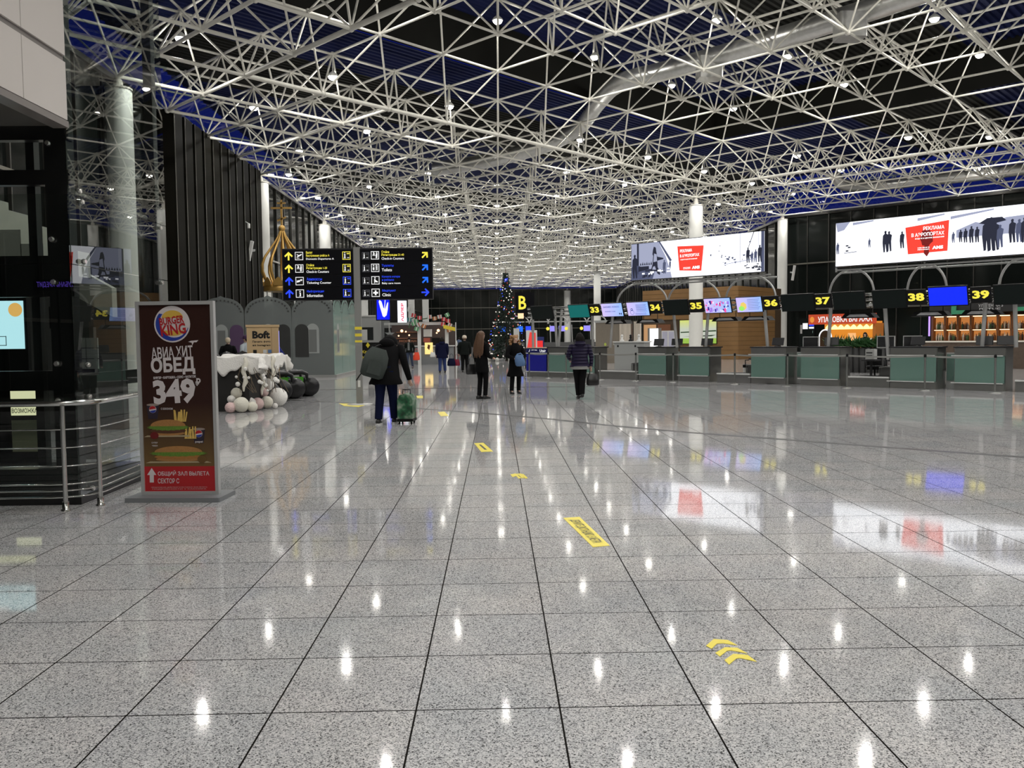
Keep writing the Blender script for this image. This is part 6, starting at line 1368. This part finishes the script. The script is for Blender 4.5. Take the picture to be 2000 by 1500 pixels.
def world(t, v): return Matrix.Translation(t.location) @ Matrix.Rotation(t.rotation_euler[2], 4, 'Z') @ Vector(v)
def handbag(label, P, rz, w, h, d, m, strap=.18, lm=None):
    t = thing('handbag', label, 'bag', P, rz)
    mb = MB(); R = []
    for z, sx, sy in ((0,.82,.8),(.03,1,1),(h*.55,.95,.8),(h*.9,.72,.35),(h,.66,.22)):
        R.append([V3(w/2*sx*(abs(math.cos(a))**.7*(1 if math.cos(a) > 0 else -1)), d/2*sy*math.sin(a), z) for a in [2*PI*i/16 for i in range(16)]])
    mb.ring(R, 0, True); mb.build('bag_body', m, t)
    for s_ in (-1, 1):
        mb = MB(); mb.tube([V3(-w*.25, s_*d*.1, h*.9), V3(-w*.2, s_*d*.06, h+strap*.7), V3(0, 0, h+strap), V3(w*.2, s_*d*.06, h+strap*.7), V3(w*.25, s_*d*.1, h*.9)], .008, 6); mb.build('handle', lm or m, t)
    return t
NAVY = mat('cloth_navy', (.006,.008,.030), .9, spec=.12); CBLK = mat('cloth_black', (.0045,.0045,.005), .9, spec=.12); CDK = mat('cloth_dark_green_black', (.007,.009,.008), .9, spec=.12); JEAN = mat('jeans_dark', (.005,.008,.032), .9, spec=.12); SHB = mat('shoe_black', (.012,.012,.012), .5)
# --- man with suitcase, seen from behind, bending forward
P = at(755, 828, Z=0)
t, k = person('bending man in a long black hooded coat, walking away with a suitcase', P, -.06, 1.74, CBLK, JEAN, SHB, HBL, 'short', hem=.42, lean=.26, headf=.26, wid=1.28,
   arms=[((.34,.10,1.06),(.40,.22,.78)), ((-.30,.08,1.12),(-.22,.26,1.12))], feet=[(.12,.16,0),(-.13,-.06,.0)], hood=True, hem_w=1.1)
mb = MB(); mb.ball(V3(0.02,.33,1.46)*k, .145*k, 16, 11, sc=(1.05,1.1,.95)); mb.build('raised_hood', CBLK, t)
for s_, (x, y) in zip((0,1), ((.12,.16),(-.13,-.06))): mb = MB(); mb.rbox(V3(x,y+.03,.012)*k, (.10,.28,.024), .03); mb.build('white_sole', WHITE, t)
BP = mat('backpack_cloth', (.035,.045,.04), .8, noise=.2, nscale=10)
b = thing('backpack', 'bulky dark grey green backpack hanging off the left shoulder of the man with the suitcase', 'backpack', world(t, (-.24,-.16,.86)), .25)
b.rotation_euler = (0, .30, .25)
mb = MB(); R = []
for z, sx, sy in ((0,.7,.7),(.04,1,1),(.25,1.08,1.15),(.42,.98,.9),(.55,.6,.5)): R.append([V3(.215*sx*math.cos(a), .15*sy*math.sin(a)-.02, z) for a in [2*PI*i/16 for i in range(16)]])
mb.ring(R, 0, True); mb.build('main_pouch', BP, b); mb = MB(); mb.rbox((0,-.19,.19), (.24,.08,.24), .03); mb.build('front_pocket', BP, b)
mb = MB(); mb.tube([V3(-.12,.1,.5),V3(.02,.2,.62),V3(.2,.22,.58),V3(.22,.2,.2)], .018, 6); mb.build('shoulder_strap', BLACK, b); mb = MB(); mb.tube([V3(-.17,-.05,.08),V3(-.21,-.06,-.02),V3(-.24,-.06,-.12)], .012, 5); mb.build('loose_strap', BLACK, b)
SG = bpy.data.materials.new('tropical_print'); SG.use_nodes = True; nt = SG.node_tree; bb_ = nt.nodes['Principled BSDF']; g = nt.nodes.new('ShaderNodeTexCoord'); n = nt.nodes.new('ShaderNodeTexNoise'); r_ = nt.nodes.new('ShaderNodeValToRGB')
n.inputs['Scale'].default_value = 6; nt.links.new(g.outputs['Object'], n.inputs['Vector']); nt.links.new(n.outputs['Fac'], r_.inputs[0]); e = r_.color_ramp.elements; e[0].position = .35; e[0].color = (.01,.03,.015,1); e[1].position = .7; e[1].color = (.30,.36,.28,1); q_ = e.new(.5); q_.color = (.02,.12,.05,1); nt.links.new(r_.outputs[0], bb_.inputs['Base Color']); bb_.inputs['Roughness'].default_value = .35
sP = at(795, 827, Z=0)
s = thing('suitcase', 'small green leaf patterned wheeled suitcase pulled by the man', 'suitcase', sP, -.12)
mb = MB(); p_ = [(-.13,.045),(.13,.045),(.14,.08),(.14,.44),(.10,.53),(.0,.56),(-.10,.53),(-.14,.44),(-.14,.08)]; mb.prism(p_, -.16, .16); mb.build('shell', SG, s)
mb = MB(); mb.prism([(-.145,.05),(.145,.05),(.145,.1),(-.145,.1)], -.165, .165); mb.build('lower_trim', BLACK, s)
mb = MB(); mb.tube([V3(-.07,.0,.54),V3(-.07,.0,.62),V3(.07,.0,.62),V3(.07,.0,.54)], .01, 6); mb.build('handle', BLACK, s)
for x, y in ((-.11,-.12),(.11,-.12),(-.11,.12),(.11,.12)): mb = MB(); mb.lathe((x,y,.026), [(.022,-.014),(.026,-.01),(.026,.01),(.022,.014)], 12, axis='X'); mb.build('wheel', BLACK, s)
# --- woman with long hair
P = at(942, 779, Z=0)
t, k = person('woman with very long brown hair and a short black coat, her back turned', P, -.75, 1.72, CBLK, CBLK, SHB, HBR, 'long', hem=.40, wid=.86, feet=[(.07,.06,0),(-.06,-.03,0)], arms=[((.20,.0,1.12),(.14,.22,1.05)), ((-.22,-.02,1.12),(-.20,.06,.88))])
h = handbag('black bag with a shiny rim carried by the long haired woman', world(t, (-.34,-.02,.62)), .4, .34, .26, .14, mat('bag_black', (.015,.015,.016), .3), .2)
# --- woman with curly hair, facing us
P = at(1007, 769, Z=0)
t, k = person('woman with curly fair hair in a long black coat, facing the camera', P, PI+.35, 1.62, CBLK, CBLK, SHB, HCU, 'curly', hem=.30, wid=.95, hem_w=1.25, feet=[(.13,.03,0),(-.12,-.04,0)], arms=[((.28,.05,1.12),(.10,.25,1.03)), ((-.27,.06,1.10),(-.05,.27,.90))])
h = thing('clutch_bag', 'soft light blue denim bag held in both hands by the curly haired woman', 'bag', world(t, (-.01,.30,.80)), PI+.35)
DEN = mat('denim_light', (.09,.17,.33), .8, noise=.2, nscale=20)
mb = MB(); mb.ring([[V3(.15*sx*(abs(math.cos(a))**.6*(1 if math.cos(a) > 0 else -1))+ox, .07*sy*math.sin(a)+.02, z) for a in [2*PI*i/16 for i in range(16)]] for z, sx, sy, ox in ((-.03,.7,.5,-.02),(0,.95,.9,-.02),(.12,1,1,0),(.23,.8,.8,.02),(.28,.5,.4,.03))], 0, True); mb.build('bag_body', DEN, h); mb = MB(); mb.tube([V3(-.1,.02,.24),V3(-.03,.0,.32),V3(.06,0,.3),V3(.11,.02,.22)], .02, 6); mb.build('strap', DEN, h)
# --- woman in purple jacket
PUF = bpy.data.materials.new('puffer_purple'); PUF.use_nodes = True; nt = PUF.node_tree; bb_ = nt.nodes['Principled BSDF']; bb_.inputs['Base Color'].default_value = (.009,.005,.030,1); bb_.inputs['Specular IOR Level'].default_value = .25; bb_.inputs['Roughness'].default_value = .5
g = nt.nodes.new('ShaderNodeTexCoord'); wv = nt.nodes.new('ShaderNodeTexWave'); wv.bands_direction = 'Z'; wv.inputs['Scale'].default_value = 4; bp = nt.nodes.new('ShaderNodeBump'); bp.inputs['Distance'].default_value = .03
nt.links.new(g.outputs['Object'], wv.inputs['Vector']); nt.links.new(wv.outputs['Fac'], bp.inputs['Height']); nt.links.new(bp.outputs['Normal'], bb_.inputs['Normal'])
P = at(1133, 779, Z=0)
t, k = person('woman in a dark purple quilted hooded jacket, walking away with a handbag', P, .05, 1.64, PUF, CBLK, SHB, HBL, 'bob', hem=.49, wid=1.22, hood=True, feet=[(.04,-.08,.04),(-.02,.16,0)], arms=[((.31,.0,1.10),(.30,.04,.84)), ((-.30,.04,1.12),(-.22,.20,1.02))])
mb = MB(); R = [[V3(.245*math.cos(2*PI*i/16), .175*math.sin(2*PI*i/16), z)*k for i in range(16)] for z in (.78,.80,.86)]; mb.ring(R, 0, True); mb.build('sweater_hem', mat('knit_grey', (.22,.22,.21), .9), t)
h = handbag('round black leather handbag hanging from the hand of the woman in the purple jacket', world(t, (.33,.04,.33)), .1, .33, .29, .2, mat('bag_leather', (.010,.010,.010), .3), .2)
# --- further people
P = at(864, 728, Z=0)
t, k = person('person in a wide navy coat and blue jeans walking away in the middle distance', P, .1, 1.60, NAVY, mat('jeans_blue', (.012,.03,.13), .8), SHB, HBL, 'bob', hem=.42, wid=1.3, hood=True, feet=[(.14,.05,0),(-.12,-.08,0)])
handbag('navy shopping bag carried by the person in the navy coat', world(t, (.42,.05,.30)), 0, .38, .34, .14, NAVY, .22)
handbag('small white bag at the left side of the person in the navy coat', world(t, (-.42,.0,.72)), 0, .26, .22, .1, WHITE, .12)
P = at(908, 727, Z=0)
t, k = person('person in black with a pale knitted hat, walking away behind the long haired woman', P, 0, 1.66, CDK, CBLK, SHB, HBR, "short", hem=.48, wid=1.15, hat=(mat('knit_pale', (.6,.52,.42), .9), False), feet=[(.1,.05,0),(-.1,-.07,0)])
handbag('dark red handbag in the left hand of the person with the pale hat', world(t, (-.36,.05,.30)), 0, .27, .30, .12, mat('bag_crimson', (.22,.004,.03), .4), .26)
P = at(800, 719, Z=0)
t, k = person('man in a dark jacket over a grey shirt, facing us beside the cafe kiosk', P, PI-.1, 1.60, CDK, mat('jeans_grey_blue', (.03,.045,.09), .8), SHB, HBL, 'short', hem=.52, feet=[(.1,.1,0),(-.16,-.1,0)])
plate(t, 'grey_shirt', [(-.06,.95),(.06,.95),(.05,1.36),(-.05,1.36)], .15, mat('shirt_grey', (.16,.17,.17), .8), .01)
handbag('bright orange red shopping bag beside the man at the cafe kiosk', world(t, (-.38,.0,.42)), .1, .36, .42, .1, mat('bag_orange_red', (.75,.06,.02), .5), .2)
for px, py, H, m, lab in ((888,692,1.6,mat('shirt_white', (.6,.6,.56), .8),'small distant person in a white top'),(897,690,1.65,mat('shirt_blue', (.06,.09,.16), .8),'small distant person in a grey blue top')):
    P = at(px, py, Z=0); person(lab, P, .3, H, m, CBLK, SHB, HBL, 'short', hem=.52, hand=False, face=False)
P = at(446, 700, Y=29.5); P.z = 0
person('person with short fair hair and a black jacket behind the white draped display table', P, .3, 1.66, CBLK, CBLK, SHB, HGR, 'short', hem=.5, face=False)
P = at(481, 700, Y=29.2); P.z = 0
person('person with a dark cap and a pale jacket beside the plywood kiosk', P, 1.2, 1.72, mat('jacket_pale', (.38,.42,.45), .8), CBLK, SHB, HBL, 'short', hem=.5, hat=(mat('cap_purple', (.05,.02,.06), .8), True))
P = at(1689, 700, c=60.5); P.z = 0
person('dark haired shop assistant behind the plants at the orange stand', P, PI-.6, 1.62, CBLK, CBLK, SHB, HBL, 'bob', hem=.5, hand=False)
